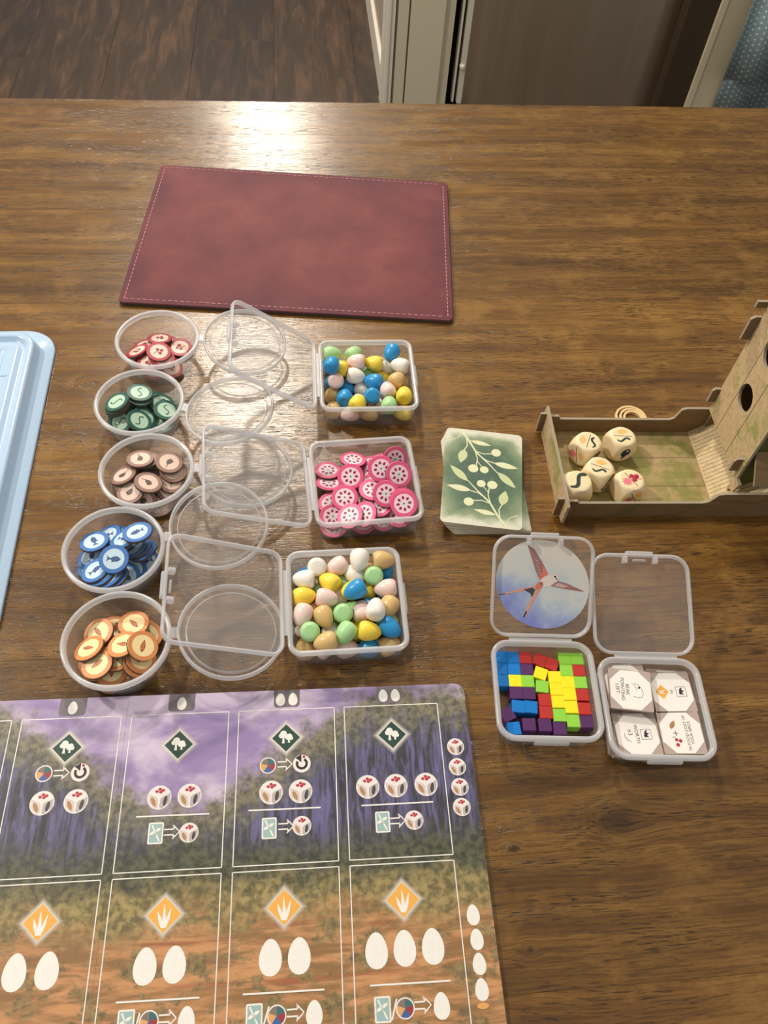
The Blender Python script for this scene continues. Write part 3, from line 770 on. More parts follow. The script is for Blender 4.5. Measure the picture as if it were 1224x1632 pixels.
# ------------------------------------------------------------------ tokens
m_cut = flat('token_cut_edge', (92, 80, 70), 0.75, 0.2)
TK = {'red': ((176, 56, 66), (240, 204, 188), (150, 48, 58)), 'green': ((40, 92, 80), (178, 206, 184), (52, 98, 84)), 'brown': ((142, 108, 96), (216, 190, 174), (92, 72, 66)),
      'blue': ((66, 116, 184), (192, 216, 234), (70, 92, 136)), 'orange': ((214, 140, 86), (246, 222, 166), (160, 82, 56)), 'pink': ((226, 92, 134), (250, 208, 220), (142, 36, 84))}
def token_icon(b, kind, mi, z):
    s = TR_ * 0.66
    if kind == 'red':
        for x, y in ((-.30, -.12), (.12, -.35), (.28, .12)): b.poly(tf(circle(.23, 12, x, y), s), z, mi)
        b.poly(tf(stroke([(-.25, -.05), (.0, .25), (-.35, .72)], .09), s), z, mi)
    elif kind == 'green':
        pts = [(.75 * math.cos(t) * 0 + (t / 3.0) * .75, .32 * math.sin(t * 1.05)) for t in np.linspace(-3, 3, 13)]
        b.poly(tf(stroke(pts, [.14] * 11 + [.2, .16]), s, 0.6), z, mi)
    elif kind == 'brown':
        b.poly(tf(leaf(1.0, .62), s, 0, -.5 * s, 0), z, mi); b.poly(tf(stroke([(.4, 0), (.62, .18), (.78, .05), (.86, .2)], .07), s), z, mi)
        b.poly(tf(circle(.12, 8, -.25, .26), s), z, mi)
    elif kind == 'blue':
        b.poly(tf(leaf(1.15, .58), s, 0, -.72 * s, 0), z, mi); b.poly(tf([(.3, 0), (.74, .32), (.64, 0), (.74, -.32)], s), z, mi); b.poly(tf([(-.1, .22), (.15, .42), (.2, .15)], s), z, mi)
    elif kind == 'orange':
        b.poly(tf(leaf(1.3, .46), s, 0, -.68 * s, 0), z, mi)
        m2 = flat('grain_light', (206, 140, 96), 0.5)
        for k in range(4): b.poly(tf(leaf(.26, .12), s, .6, (-.42 + .22 * k) * s, 0), z + 3e-5, m2); b.poly(tf(leaf(.26, .12), s, -.6, (-.42 + .22 * k) * s, 0), z + 3e-5, m2)
    else:
        for k in range(8): b.poly(tf(leaf(.44, .30), s, k * math.pi / 4, .44 * s * math.cos(k * math.pi / 4), .44 * s * math.sin(k * math.pi / 4)), z, mi)
        for k in range(8): b.poly(tf(leaf(.42, .16), s, k * math.pi / 4, .06 * s * math.cos(k * math.pi / 4), .06 * s * math.sin(k * math.pi / 4)), z, M_WHITE)
        b.poly(tf(circle(.11, 10), s), z + 3e-5, flat('token_grey', (120, 110, 110), 0.5))
TMESH = {}
for k, (ring, cen, ico) in TK.items():
    mr_, mc_, mi_ = flat(k + '_token_ring', ring, 0.45), flat(k + '_token_centre', cen, 0.45), flat(k + '_token_icon', ico, 0.45)
    b = MB(); h = TT / 2; cr = lambda r, z: [(x, y, z) for x, y in circle(r, 30)]
    b.loops([cr(TR_ - .0002, -h), cr(TR_, -h + .0002), cr(TR_, h - .0003)], m_cut, True)
    b.loops([cr(TR_, h - .0003), cr(TR_ - .0003, h), cr(TR_ * .71, h)], mr_); b.loops([cr(TR_ * .71, h), cr(TR_ * .67, h)], mc_, False, True)
    token_icon(b, k, mi_, h + 5e-5)
    TMESH[k] = b.build(k + '_token')
TL = {'red': 'red cardboard token printed with berries in a round tub', 'green': 'green cardboard token printed with a worm in a round tub', 'brown': 'brown cardboard token printed with a mouse in a round tub',
      'blue': 'blue cardboard token printed with a fish in a round tub', 'orange': 'orange cardboard token printed with grain in a round tub', 'pink': 'pink cardboard token printed with a flower in a square box'}
TN = {'red': 'berry_token', 'green': 'worm_token', 'brown': 'mouse_token', 'blue': 'fish_token', 'orange': 'grain_token', 'pink': 'flower_token'}
def token(kind, pos, n, spin, lab=None):
    q = Vector((0, 0, 1)).rotation_difference(Vector(n)).to_matrix().to_4x4()
    o = obj(TN[kind], TMESH[kind], None, label=lab or TL[kind], cat='token', group=kind + ' tokens')
    o.matrix_world = Matrix.Translation(pos) @ q @ Matrix.Rotation(spin, 4, 'Z')
def fill_tokens(kind, bn, off, sc, fill, lst, spread=0.8):
    r2 = random.Random(len(kind) * 31 + 5); fx, fy, fs = fill[0], fill[1], fill[2]
    for k in range(fs):
        c = at(off[0] + fx * sc, off[1] + fy * sc, 0.004); t = r2.uniform(0, 6.28); r = bn.half * spread * math.sqrt(r2.random())
        pos, n = settle_disc(bn, 0, 0, 0, None, (c.x + r * math.cos(t), c.y + r * math.sin(t))); token(kind, pos, n, r2.uniform(0, 6.28), TL[kind].replace('token', 'token lying beneath others', 1))
    for q_, e in enumerate(lst):
        top = TL[kind].replace('token', 'token on top of the pile', 1) if q_ >= len(lst) - 5 else None
        hint = (math.radians(e[2]), math.radians(e[3])) if len(e) > 3 else None
        pos, n = settle_disc(bn, off[0] + e[0] * sc, off[1] + e[1] * sc, 0.008, hint); token(kind, pos, n, r2.uniform(0, 6.28), e[4] if len(e) > 4 else top)
def tub_bin(k): c = TUBS[k][0]; return Bin(c[0], c[1], 0, 0.0262, 0.0018, True)
fill_tokens('red', tub_bin('red'), (140, 480), .2288, (430, 420, 3), [(450, 490), (600, 490), (430, 430), (560, 235), (520, 400), (665, 315), (365, 285), (320, 355), (500, 235), (495, 355)], 0.5)
fill_tokens('green', tub_bin('green'), (140, 480), .2288, (350, 760, 6), [(150, 830), (230, 840), (510, 860), (205, 740), (520, 660), (560, 690), (380, 770), (362, 670), (205, 725), (575, 755), (355, 830), (362, 640), (205, 705)])
fill_tokens('brown', tub_bin('brown'), (90, 680), .2042, (690, 420, 6), [(810, 640), (430, 470), (790, 540), (670, 560), (880, 490), (700, 280), (820, 210), (545, 540), (900, 430), (700, 260), (920, 345), (500, 385), (715, 440), (655, 255), (890, 275)])
fill_tokens('blue', tub_bin('blue'), (90, 680), .2042, (440, 1000, 7), [(170, 1120), (230, 1020), (700, 1060), (590, 1120), (540, 1170), (455, 1180, 22, 160), (410, 1180, 22, 165), (350, 1160, 22, 165), (465, 850, 22, 165), (400, 850, 22, 165), (690, 970, 24, 150), (640, 950, 24, 150), (590, 930, 24, 150), (540, 905, 24, 150), (280, 1150, 18, 170), (275, 890, 14, 120), (640, 825, 14, 120, 'blue fish token lying on the row of overlapping blue tokens by the tub hinge'), (450, 1035)])
fill_tokens('orange', tub_bin('orange'), (90, 920), .1716, (560, 700, 6), [(300, 800), (640, 850), (510, 870), (850, 880), (560, 740), (760, 800), (545, 440), (920, 420), (790, 760), (355, 490, 14, 200), (870, 520), (350, 840, 10, 180), (275, 670), (620, 630), (880, 665), (740, 395)])
pb = BOXES['pink']; bn = Bin(*pb[0], math.radians(pb[1]), 0.0330, 0.0018, False)
fill_tokens('pink', bn, (480, 680), .1716, (610, 560, 12), [(590, 970), (280, 960), (760, 930), (215, 720), (930, 930, 12, 250), (540, 640), (715, 740), (960, 540), (590, 820), (650, 550), (660, 590), (870, 290, 50, 300, 'pink flower token standing almost on edge against the box back wall'), (265, 840), (245, 530), (240, 340), (480, 310, 18, 80), (460, 455), (405, 660), (745, 360), (905, 430), (790, 605), (455, 830), (960, 680, 20, 270), (980, 760, 30, 270, 'pink flower token leaning steeply in the front corner of its box')])

# ------------------------------------------------------------------ toy eggs
EC = {'w': ('white', (240, 234, 224)), 'p': ('pale pink', (236, 206, 200)), 'y': ('yellow', (246, 216, 72)), 'b': ('blue', (40, 146, 208)), 'g': ('pale green', (168, 216, 152)), 't': ('tan', (216, 180, 120))}
b = MB(); NR = 20; prof = [(-.0062, .0001), (-.0064, .0038), (-.0062, .0044), (-.0050, .0056), (-.0030, .0062), (-.0008, .0062), (.0014, .0058), (.0036, .0050), (.0056, .0038), (.0070, .0025), (.0077, .0012), (.0079, .0001)]
b.loops([[(x, r * math.cos(2 * math.pi * i / NR), r * math.sin(2 * math.pi * i / NR)) for i in range(NR)] for x, r in prof], M_WHITE, True, True)
EM = {}
for k, (nm, rgb) in EC.items():
    me = b.build('toy_egg'); me.materials.clear(); me.materials.append(flat(nm.replace(' ', '_') + '_egg_paint', rgb, 0.32, 0.5, var=0.03)); EM[k] = autosmooth(me, 50)
def eggs(key, off, sc, where, lst, nfill, seed, nlow):
    """visible eggs start on their photo rays (the first nlow in the lower layer), then all are pushed apart and settle"""
    r2 = random.Random(seed); c, a = BOXES[key][0], math.radians(BOXES[key][1]); co, si = math.cos(a), math.sin(a)
    def rdir():
        t = r2.uniform(0, 6.283); e = r2.uniform(-.6, .6); return (math.cos(t) * math.cos(e), math.sin(t) * math.cos(e), math.sin(e))
    E_ = []                                                # pixel, colour, axis, start
    for k, e in enumerate(lst):
        px, py = off[0] + e[0] * sc, off[1] + e[1] * sc; d = rdir()
        if len(e) > 3:
            if e[3] == 'e': d = tuple((at(px, py, .02) - CAM).normalized())
            else: t = math.radians(e[3]); d = tuple(Vector((math.cos(t), math.sin(t), -0.1)).normalized())
        E_.append(((px, py), e[2], d, at(px, py, .009 if k < nlow else .018)))
    for k in range(nfill):
        u, v = r2.uniform(-.026, .026), r2.uniform(-.026, .026)
        E_.append((None, 'wpybgt'[r2.randrange(6)], rdir(), Vector((c[0] + u * co - v * si, c[1] + u * si + v * co, .008))))
    X = np.array([tuple(e[3]) for e in E_]); D = np.array([e[2] for e in E_]); n = len(E_)
    SPH = ((-.0008, .0060), (.0036, .0041))
    for it in range(420):
        if it < 330: X[:, 2] -= .00012
        for k, e in enumerate(E_):
            if e[0] and it < 380:
                t = at(e[0][0], e[0][1], X[k, 2]); X[k, 0] += (t.x - X[k, 0]) * .06; X[k, 1] += (t.y - X[k, 1]) * .06
        for o1, r1 in SPH:
            for o2, r2_ in SPH:
                A = X + D * o1; B = X + D * o2
                df = A[:, None, :] - B[None, :, :]; ds = np.linalg.norm(df, axis=2) + 1e-9
                ov = np.clip(r1 + r2_ - ds, 0, None); np.fill_diagonal(ov, 0)
                X += (df / ds[:, :, None] * ov[:, :, None]).sum(1) * .22
        for o1, r1 in SPH:
            A = X + D * o1; dx, dy = A[:, 0] - c[0], A[:, 1] - c[1]; u, v = dx * co + dy * si, -dx * si + dy * co
            lim = .0324 + A[:, 2] * .03 - r1; du = np.clip(u, -lim, lim) - u; dv = np.clip(v, -lim, lim) - v
            X[:, 0] += du * co - dv * si; X[:, 1] += du * si + dv * co; X[:, 2] += np.clip(.0018 + r1 - A[:, 2], 0, None)
    for e, x in zip(E_, X):
        q = Vector((1, 0, 0)).rotation_difference(Vector(e[2])).to_matrix().to_4x4()
        o = obj('toy_egg', EM[e[1]], None, label='%s toy egg in the %s' % (EC[e[1]][0], where), cat='toy egg', group='toy eggs in the ' + where)
        o.matrix_world = Matrix.Translation(x) @ q
eggs('egg1', (490, 520), .1552, 'clear box beside the leather mat', [(430, 890, 'p', 200), (640, 895, 't', 190), (245, 860, 't', 80), (830, 880, 'g', 90), (1005, 885, 'y', 170), (380, 285, 't', 90), (610, 285, 'p', 120), (640, 485, 'g'), (190, 550, 'b'), (1030, 550, 't'), (930, 750, 'p'), (400, 600, 'b', 100), (525, 640, 'w', 90), (985, 290, 'y', 140),
    (195, 410, 'b', 80), (245, 295, 'g', 10), (690, 395, 'y', 170), (235, 690, 't', 80), (375, 735, 'b', 90), (870, 315, 'b', 250), (910, 560, 't', 60), (480, 245, 'g', 60), (712, 265, 'w', 60), (970, 405, 'w', 160), (310, 430, 'y', 170), (510, 375, 'p', 180), (500, 495, 'w', 0), (760, 475, 'y', 10), (680, 575, 'b', 170), (290, 555, 'p', 'e'), (660, 715, 'b', 'e'), (825, 685, 'p', 110), (1030, 705, 'y', 90), (520, 790, 'y', 70)], 8, 3, 14)
eggs('egg2', (440, 860), .1879, 'clear box by the game board', [(230, 900, 't', 100), (420, 930, 't', 200), (610, 930, 'p', 10), (800, 920, 'b', 90), (990, 910, 't', 30), (165, 250, 'b'), (430, 210, 'p', 90), (790, 190, 't'), (960, 260, 'b'), (350, 330, 'g'), (570, 350, 'g'), (1000, 350, 'b'), (150, 450, 'p'), (550, 500, 'p'), (290, 600, 't'), (650, 550, 'g'), (1000, 660, 'g'), (190, 790, 'w'), (480, 770, 'w'), (690, 340, 'w'), (790, 450, 'y'), (690, 770, 'y', 120), (985, 555, 't', 250),
    (820, 765, 'y', 0), (850, 590, 'w', 90), (305, 200, 'w', 'e'), (220, 305, 'w', 180), (520, 225, 'p', 215), (690, 200, 'w', 270), (900, 150, 't', 10), (830, 300, 'g', 'e'), (440, 365, 'y', 150), (240, 465, 'y', 20), (660, 430, 'b', 215), (930, 410, 'p', 190), (420, 485, 'p', 0), (200, 640, 'p', 260), (410, 650, 't', 300), (570, 625, 'g', 'e'), (720, 610, 'p', 95), (975, 745, 'b', 330), (315, 810, 'g', 'e'), (580, 800, 'g', 240)], 4, 4, 23)

# ------------------------------------------------------------------ coloured cubes
CC = {'b': ('blue', (0, 118, 200)), 'r': ('red', (186, 48, 40)), 'p': ('purple', (84, 40, 96)), 'g': ('lime green', (146, 212, 70)), 'y': ('yellow', (255, 232, 30))}
CS = 0.0078; CMESH = {}
for k, (nm, rgb) in CC.items(): CMESH[k] = box_mesh('cube', -CS / 2, CS / 2, -CS / 2, CS / 2, -CS / 2, CS / 2, flat(nm.replace(' ', '_') + '_cube_paint', rgb, 0.4, 0.45, var=0.03), .0003)
cubes = [(180, 185, 'b'), (305, 170, 'b'), (430, 175, 'r'), (565, 190, 'r', -24), (680, 268, 'r', -24), (770, 178, 'g'), (905, 222, 'g'), (180, 298, 'b'), (305, 280, 'b'), (425, 285, 'p'), (560, 318, 'y', -20), (815, 325, 'g'), (940, 335, 'r'), (180, 412, 'b'), (295, 395, 'y'), (425, 397, 'g'), (555, 440, 'g', -6), (690, 400, 'y'), (694, 513, 'y'), (825, 443, 'y'), (947, 447, 'g'),
    (312, 515, 'p'), (448, 525, 'p'), (575, 565, 'r'), (708, 630, 'y'), (838, 560, 'y'), (965, 566, 'r'), (312, 625, 'b', -5), (440, 642, 'b', -5), (575, 680, 'r'), (715, 755, 'g'), (853, 680, 'y'), (985, 695, 'r'), (225, 735, 'p', 28), (285, 855, 'b', 6), (430, 840, 'p'), (572, 800, 'p'), (715, 878, 'p'), (850, 808, 'g'), (1000, 815, 'p')]
pos = []
ca = math.radians(4.39); cc = BOXES['cube'][0]
for e in cubes:
    p = at(770 + e[0] * .1716, 1010 + e[1] * .1716, .0018 + CS); pos.append([p.x, p.y, ca + math.radians(e[3] if len(e) > 3 else 0)])
for it in range(60):                                       # push apart what overlaps, keep inside the box
    for i in range(len(pos)):
        for j in range(i):
            dx, dy = pos[i][0] - pos[j][0], pos[i][1] - pos[j][1]; co, si = math.cos(pos[i][2]), math.sin(pos[i][2])
            u, v = dx * co + dy * si, -dx * si + dy * co; g = CS * (1.002 if abs(pos[i][2] - pos[j][2]) < .05 else 1.10)
            if abs(u) < g and abs(v) < g:
                if abs(u) > abs(v): m = (g - abs(u)) / 2 * (1 if u > 0 else -1); ux, uy = co * m, si * m
                else: m = (g - abs(v)) / 2 * (1 if v > 0 else -1); ux, uy = -si * m, co * m
                pos[i][0] += ux; pos[i][1] += uy; pos[j][0] -= ux; pos[j][1] -= uy
    for p in pos:
        dx, dy = p[0] - cc[0], p[1] - cc[1]; u, v = dx * math.cos(ca) + dy * math.sin(ca), -dx * math.sin(ca) + dy * math.cos(ca)
        L_ = .0279 - CS / 2 + (.0001 if abs(p[2] - ca) < .05 else -.0012); u = max(-L_, min(L_, u)); v = max(-L_, min(L_, v))
        p[0], p[1] = cc[0] + u * math.cos(ca) - v * math.sin(ca), cc[1] + u * math.sin(ca) + v * math.cos(ca)
for e, p in zip(cubes, pos):
    obj('wooden_cube', CMESH[e[2]], None, (p[0], p[1], .0018 + CS / 2), (0, 0, p[2]), 'small %s wooden cube in the clear box' % CC[e[2]][0], 'cube', 'coloured cubes in the clear box')

# ------------------------------------------------------------------ writing
def text_mesh(body, size, m, name='lettering'):
    cu_ = bpy.data.curves.new('t', 'FONT'); cu_.body = body; cu_.size = size; cu_.align_x = 'CENTER'; cu_.align_y = 'CENTER'; cu_.space_line = 0.95
    o = bpy.data.objects.new('t', cu_); COL.objects.link(o); dg = bpy.context.evaluated_depsgraph_get()
    me = bpy.data.meshes.new_from_object(o.evaluated_get(dg)); bpy.data.objects.remove(o); me.name = name
    me.materials.clear(); me.materials.append(m); return me

# ------------------------------------------------------------------ goal tiles
m_tile = flat('tile_taupe_print', (176, 158, 150), 0.5); m_tw = flat('tile_white_print', (238, 232, 226), 0.5); m_te = flat('tile_cut_edge', (150, 132, 120), 0.7, 0.2); m_ink = flat('tile_ink', (70, 62, 66), 0.5); m_navy = flat('tile_dark_navy', (48, 44, 66), 0.5)
TS, TZ = 0.0258, 0.0018
def tile_mesh():
    b = MB(); h = TS / 2; b.prism(rrect(h, h, .0008, 2), 0, TZ, m_tile, m_te); q = h * .42
    b.poly([(h - .0006, -q), (h - .0006, q), (q, h - .0006), (-q, h - .0006), (-h + .0006, q), (-h + .0006, -q), (-q, -h + .0006), (q, -h + .0006)], TZ + 4e-5, m_tw)
    return b.build('goal_tile')
TM = tile_mesh(); ZT2 = TZ + 8e-5
def tile(u, v, z, rot, label):
    a = math.radians(BOXES['tile'][1]); c = BOXES['tile'][0]
    return obj('goal_tile', TM, None, (c[0] + u * math.cos(a) - v * math.sin(a), c[1] + u * math.sin(a) + v * math.cos(a), z), (0, 0, a + math.radians(rot)), label, 'tile', 'goal tiles in the clear box')
def decal(t, name, items, loc=(0, 0), rot=0.0):
    b = MB()
    for k, (pts, m) in enumerate(items): b.poly(pts, ZT2 + k * 1.5e-5, m)
    return obj(name, b.build(name), t, (loc[0], loc[1], 0), (0, 0, rot))
def letters(t, body, size, loc, rot): obj('lettering', text_mesh(body, size, m_ink), t, (loc[0], loc[1], ZT2 + 1e-5), (0, 0, rot))
def plant_icon(s):
    it = [(rrect(s * .5, s * .5, s * .06, 3), m_ink), (rrect(s * .46, s * .46, s * .05, 3), m_tw)]
    for a_, l in ((2.5, .55), (1.75, .5), (.9, .5), (.25, .35)): it.append((tf(leaf(l, .2), s, a_, 0, -.18 * s), m_navy))
    return it
C90 = -math.pi / 2
r3 = random.Random(5)
def under(u, v, n, z0=0.0018):
    z = z0
    for k in range(n):
        tile(u + r3.uniform(-.0022, .0008), v + r3.uniform(-.0014, .0022), z, r3.uniform(-6, 6), 'white octagon goal tile lying lower in a stack in the clear box'); z += TZ + 5e-5
    return z
z = under(-.0128, .0138, 7)
t = tile(-.0128, .0110, z, -5, 'goal tile with a beak drawing on top of its stack in the clear box')
letters(t, 'BEAK\nPOINTING\nLEFT', .0031, (-.0050, .0), C90)
curve = [(.0008, .0042), (.0022, .0036), (.0040, .0010), (.0034, .0004), (.0050, .0034), (.0066, .0016), (.0074, -.0014), (.0066, -.0040), (.0040, -.0046), (.0012, -.0042)]
decal(t, 'beak_drawing', [(stroke(curve[:4], .00026), m_ink), (stroke([(.0026, .0046), (.0050, .0034), (.0066, .0016), (.0074, -.0014), (.0066, -.0040), (.0040, -.0046), (.0012, -.0042)], .00026), m_ink), (circle(.0007, 12, .0052, .0018), m_ink)])
z = under(-.0128, -.0140, 4)
t = tile(-.0116, -.0142, z, 3, 'goal tile reading worth 3 on top of its stack in the clear box')
letters(t, 'WORTH', .0030, (-.0004, 0), C90); letters(t, '\u22643', .0036, (-.0044, .0012), C90)
decal(t, 'feather_mark', [(stroke([(-.0074, .0012), (-.0078, -.0010), (-.0066, -.0034), (-.0044, -.0046)], [.0004, .0011, .0012, .0004]), flat('feather_grey', (196, 186, 186), .5))])
decal(t, 'plant_symbol', plant_icon(.0062), (.0052, -.0004), C90)
z = under(.0142, .0140, 4)
t = tile(.0148, .0126, z, 3, 'goal tile with an orange diamond on top of its stack in the clear box')
decal(t, 'orange_diamond', [([(0, .0046), (-.0042, 0), (0, -.0046), (.0042, 0)], m_orange)] + [(stroke(p, [.0004, .0008, .0002]), M_WHITE) for p in ([(-.002, -.001), (0, -.0006), (.0018, -.0020)], [(-.0022, .0002), (0, .0004), (.0026, .0012)])], (-.0062, .0002))
letters(t, 'IN', .0024, (-.0004, 0), C90); decal(t, 'plant_symbol', plant_icon(.0064), (.0056, 0), C90)
z = under(.0146, -.0128, 4)
t = tile(.0152, -.0128, z, 1, 'goal tile with berries and a grain ear on top of its stack')
letters(t, 'IN FOOD COST OF\nYOUR BIRDS', .0025, (.0044, 0), math.pi / 2)
decal(t, 'berries', [(circle(.0010, 12, -.0040, -.0044), m_red), (circle(.0011, 12, -.0018, -.0050), m_red), (circle(.0011, 12, -.0038, -.0074), m_red), (stroke([(-.0036, -.0040), (-.0050, -.0026), (-.0062, -.0030)], .0003), m_ink)])
decal(t, 'plus_sign', [(stroke([(-.0052, -.0004), (-.0020, -.0004)], .0004), m_ink), (stroke([(-.0036, .0012), (-.0036, -.0020)], .0004), m_ink)])
decal(t, 'grain_ear', [(tf(leaf(.0062, .0028), 1, 1.0, -.0062, .0022), m_wheat)])

# ------------------------------------------------------------------ bird picture in the cube box lid
disc = obj('bird_coaster', None, None, label='round card with a pink bird flying over blue sky inside the open box lid', cat='coaster')
bpy.context.view_layer.update()
lm = LIDS['cube'].matrix_world.copy()
disc.matrix_world = lm @ Matrix.Translation((.0632 / 2 + .0012, -.0004, -.0036)) @ Matrix.Rotation(math.pi / 2 * -1, 4, 'Z')
b = MB(); out = circle(.0299, 48, 0, 0, .0270, math.radians(-28)); b.prism(out, 0, .0006, M_SKY, M_WHITE); obj('card', b.build('card'), disc)
def bp(px, py):                                            # position on the 1224 px close-up of the picture
    return ((px - 575) * .0000605, -(py - 545) * .0000615)
b = MB(); zb = .0007
m_wing = flat('bird_wing_grey_pink', (160, 116, 112), .5); m_wingl = flat('bird_feather_light', (206, 176, 168), .5); m_sal = flat('bird_salmon', (226, 122, 104), .5); m_body = flat('bird_body_white', (232, 216, 210), .5); m_tail = flat('bird_tail_pink', (222, 160, 140), .5)
P = lambda *pp: [bp(*p) for p in pp]
b.poly(P((400, 150), (470, 190), (560, 320), (625, 440), (545, 505), (500, 420), (440, 260)), zb, m_wing)
b.poly(P((560, 340), (625, 440), (545, 505), (535, 470), (570, 420)), zb + 3e-5, m_sal)
for k in range(6): b.poly(tf([(0, 0), (.0028, .0004), (.0030, -.0002)], 1, -.5, *bp(470 + 10 * k, 290 + 32 * k)), zb + 3e-5, m_wingl)
b.poly(P((660, 560), (735, 505), (840, 535), (1010, 605), (960, 605), (800, 585)), zb, m_wing); b.poly(P((690, 552), (740, 525), (850, 560), (780, 575)), zb + 3e-5, m_wingl)
b.poly(P((540, 560), (430, 575), (130, 655), (190, 655), (470, 600)), zb, m_tail); b.poly(P((520, 580), (430, 760), (385, 880), (410, 880), (480, 740), (560, 590)), zb, m_tail)
b.poly(P((470, 580), (380, 602), (450, 640), (470, 680), (500, 600)), zb + 2e-5, flat('bird_dark_grey', (72, 70, 78), .5))
b.poly(P((415, 820), (385, 885), (400, 885), (428, 825)), zb + 3e-5, m_black); b.poly(P((190, 645), (125, 660), (135, 665), (190, 655)), zb + 3e-5, m_black)
b.poly(tf(circle(.0056, 20, 0, 0, .0034), 1, .45, *bp(625, 510)), zb + 4e-5, m_body); b.poly(tf(circle(.0026, 16), 1, 0, *bp(695, 478)), zb + 5e-5, m_body)
b.poly(tf(circle(.0030, 14, 0, 0, .0020), 1, .8, *bp(540, 560)), zb + 4e-5, m_sal); b.poly(tf(circle(.0007, 10), 1, 0, *bp(700, 463)), zb + 7e-5, m_black); b.poly(P((712, 470), (728, 496), (704, 488)), zb + 7e-5, m_black)
obj('bird_print', b.build('bird_print'), disc)

# ------------------------------------------------------------------ deck of cards
cardpts = rrect(.0285, .0435, .0035, 5); m_ce = flat('card_paper_edge', (206, 198, 180), 0.7, 0.2)
b = MB(); b.prism(cardpts, 0, .00042, M_CARD, m_ce); CARD = b.build('card')
m_l1 = flat('card_leaf_pale', (212, 214, 176), .5); m_l2 = flat('card_leaf_green', (190, 200, 150), .5)
NC = 22
for i in range(NC):
    t = i / (NC - 1); a = math.radians(9.0 * (1 - t) ** 1.2 - 1.27) + (rnd.uniform(-.012, .012) if i < NC - 1 else 0)
    ox, oy = .0028 * (1 - t), .0002 * (1 - t)
    lab = 'green leaf-patterned card on top of the card deck' if i == NC - 1 else 'green card fanned out below the top of the deck'
    o = obj('playing_card', CARD, None, (.0685 + ox, .3625 + oy, i * .00043), (0, 0, a), lab, 'card', 'deck of green cards')
b = MB(); zc = .00042 + 4e-5; ZI = [0]
def zn():
    ZI[0] += 1; return zc + ZI[0] * 2e-6
def cq(px, py): return ((px - 560) / 900 * .0555, -(py - 735) / 1085 * .0850)
def sprig(q):
    W = lambda pts: tf([cq(*p) for p in pts], 1, q)
    for pts, w in (([(270, 190), (380, 320), (470, 450), (620, 570), (740, 680)], [.0016, .0015, .0013, .0010, .0006]), ([(350, 300), (362, 380), (320, 450)], .0008), ([(470, 440), (560, 462), (660, 450)], .0008), ([(460, 440), (490, 530), (480, 610)], .0008), ([(490, 560), (545, 620)], .0006), ([(500, 480), (600, 540), (710, 562)], .0008), ([(370, 318), (430, 318)], .0008), ([(290, 200), (250, 290), (150, 340)], .0006)):
        b.poly(stroke(W(pts), w), zn(), m_l1)
    for (x0, y0, x1, y1, w) in ((330, 430, 290, 600, .0068), (400, 318, 650, 352, .0040), (690, 560, 975, 595, .0052), (735, 665, 950, 830, .0058)):
        p0, p1 = cq(x0, y0), cq(x1, y1); l = math.hypot(p1[0] - p0[0], p1[1] - p0[1])
        b.poly(tf(tf(leaf(l, w), 1, math.atan2(p1[1] - p0[1], p1[0] - p0[0]), *p0), 1, q), zn(), m_l1 if w < .0055 else m_l2)
    for x, y, r in ((710, 432, .0036), (445, 650, .0037), (575, 652, .0032)):
        b.poly(tf(circle(r, 18, *cq(x, y)), 1, q), zn(), m_l1)
sprig(0); sprig(math.pi)
obj('leaf_print', b.build('leaf_print'), o)

# ------------------------------------------------------------------ dice tray and tower of printed board
TO = Vector((.1260, .3423, 0)); TA = math.radians(6.88)
feeder = empty('dice_tower', TO, TA, 'cardboard birdhouse dice tower with mossy plank print and a low dice tray', 'dice tower')
W_ = .0020
def slab(name, pts, axis, c0, m_a, m_b, thick=W_, parent=feeder, holes=()):
    """outline in a plane; axis 'u','v','z' gives the normal; c0 lower side"""
    b = MB(); n = len(pts)
    def P3(p, w):
        return {'u': (w, p[0], p[1]), 'v': (p[0], w, p[1]), 'z': (p[0], p[1], w)}[axis]
    lo = [P3(p, c0) for p in pts]; hi = [P3(p, c0 + thick) for p in pts]
    if not holes:
        b.add(lo, [tuple(range(n))], m_a); b.add(hi, [tuple(range(n))], m_b)
    b.add(lo + hi, [(i, (i + 1) % n, n + (i + 1) % n, n + i) for i in range(n)], M_CB_EDGE)
    return obj(name, b.build(name), parent)
TU1, TV1, UP = .1215, .0768, .1210                          # tray depth (v) and the tower front at u = UP
TE = .235
slab('tray_floor', [(0, 0), (TE, 0), (TE, TV1), (0, TV1)], 'z', .0, M_CB_BACK, M_CB_FLOOR)
slab('front_wall', [(.001, 0), (.001, .0185), (.008, .0185), (.009, .0160), (.098, .0160), (.1025, .0175), (.107, .0255), (.111, .0262), (TE, .0262), (TE, 0)], 'v', -W_, M_CB_DARK, M_CB_IN)
slab('back_wall', [(.001, 0), (.001, .0190), (.008, .0190), (.009, .0158), (.094, .0158), (.0975, .0175), (.1005, .0268), (.104, .0282), (TE, .0282), (TE, 0)], 'v', TV1, M_CB_DARK, M_CB_IN)
slab('end_wall', [(-.010, .004), (-.010, .0225), (-.002, .0240), (TV1 + .006, .0240), (TV1 + .0075, .0040), (TV1 - .004, 0), (.004, 0)], 'u', -W_, M_CB_IN, M_CB_IN)
slab('corner_tab', [(-.0065, .002), (-.0065, .0215), (.0, .0215), (.0, .002)], 'v', -W_ - .0001, M_CB_DARK, M_CB_IN)
slab('corner_tab', [(-.0065, .002), (-.0065, .0215), (.0, .0215), (.0, .002)], 'v', TV1 + .0001, M_CB_DARK, M_CB_IN)
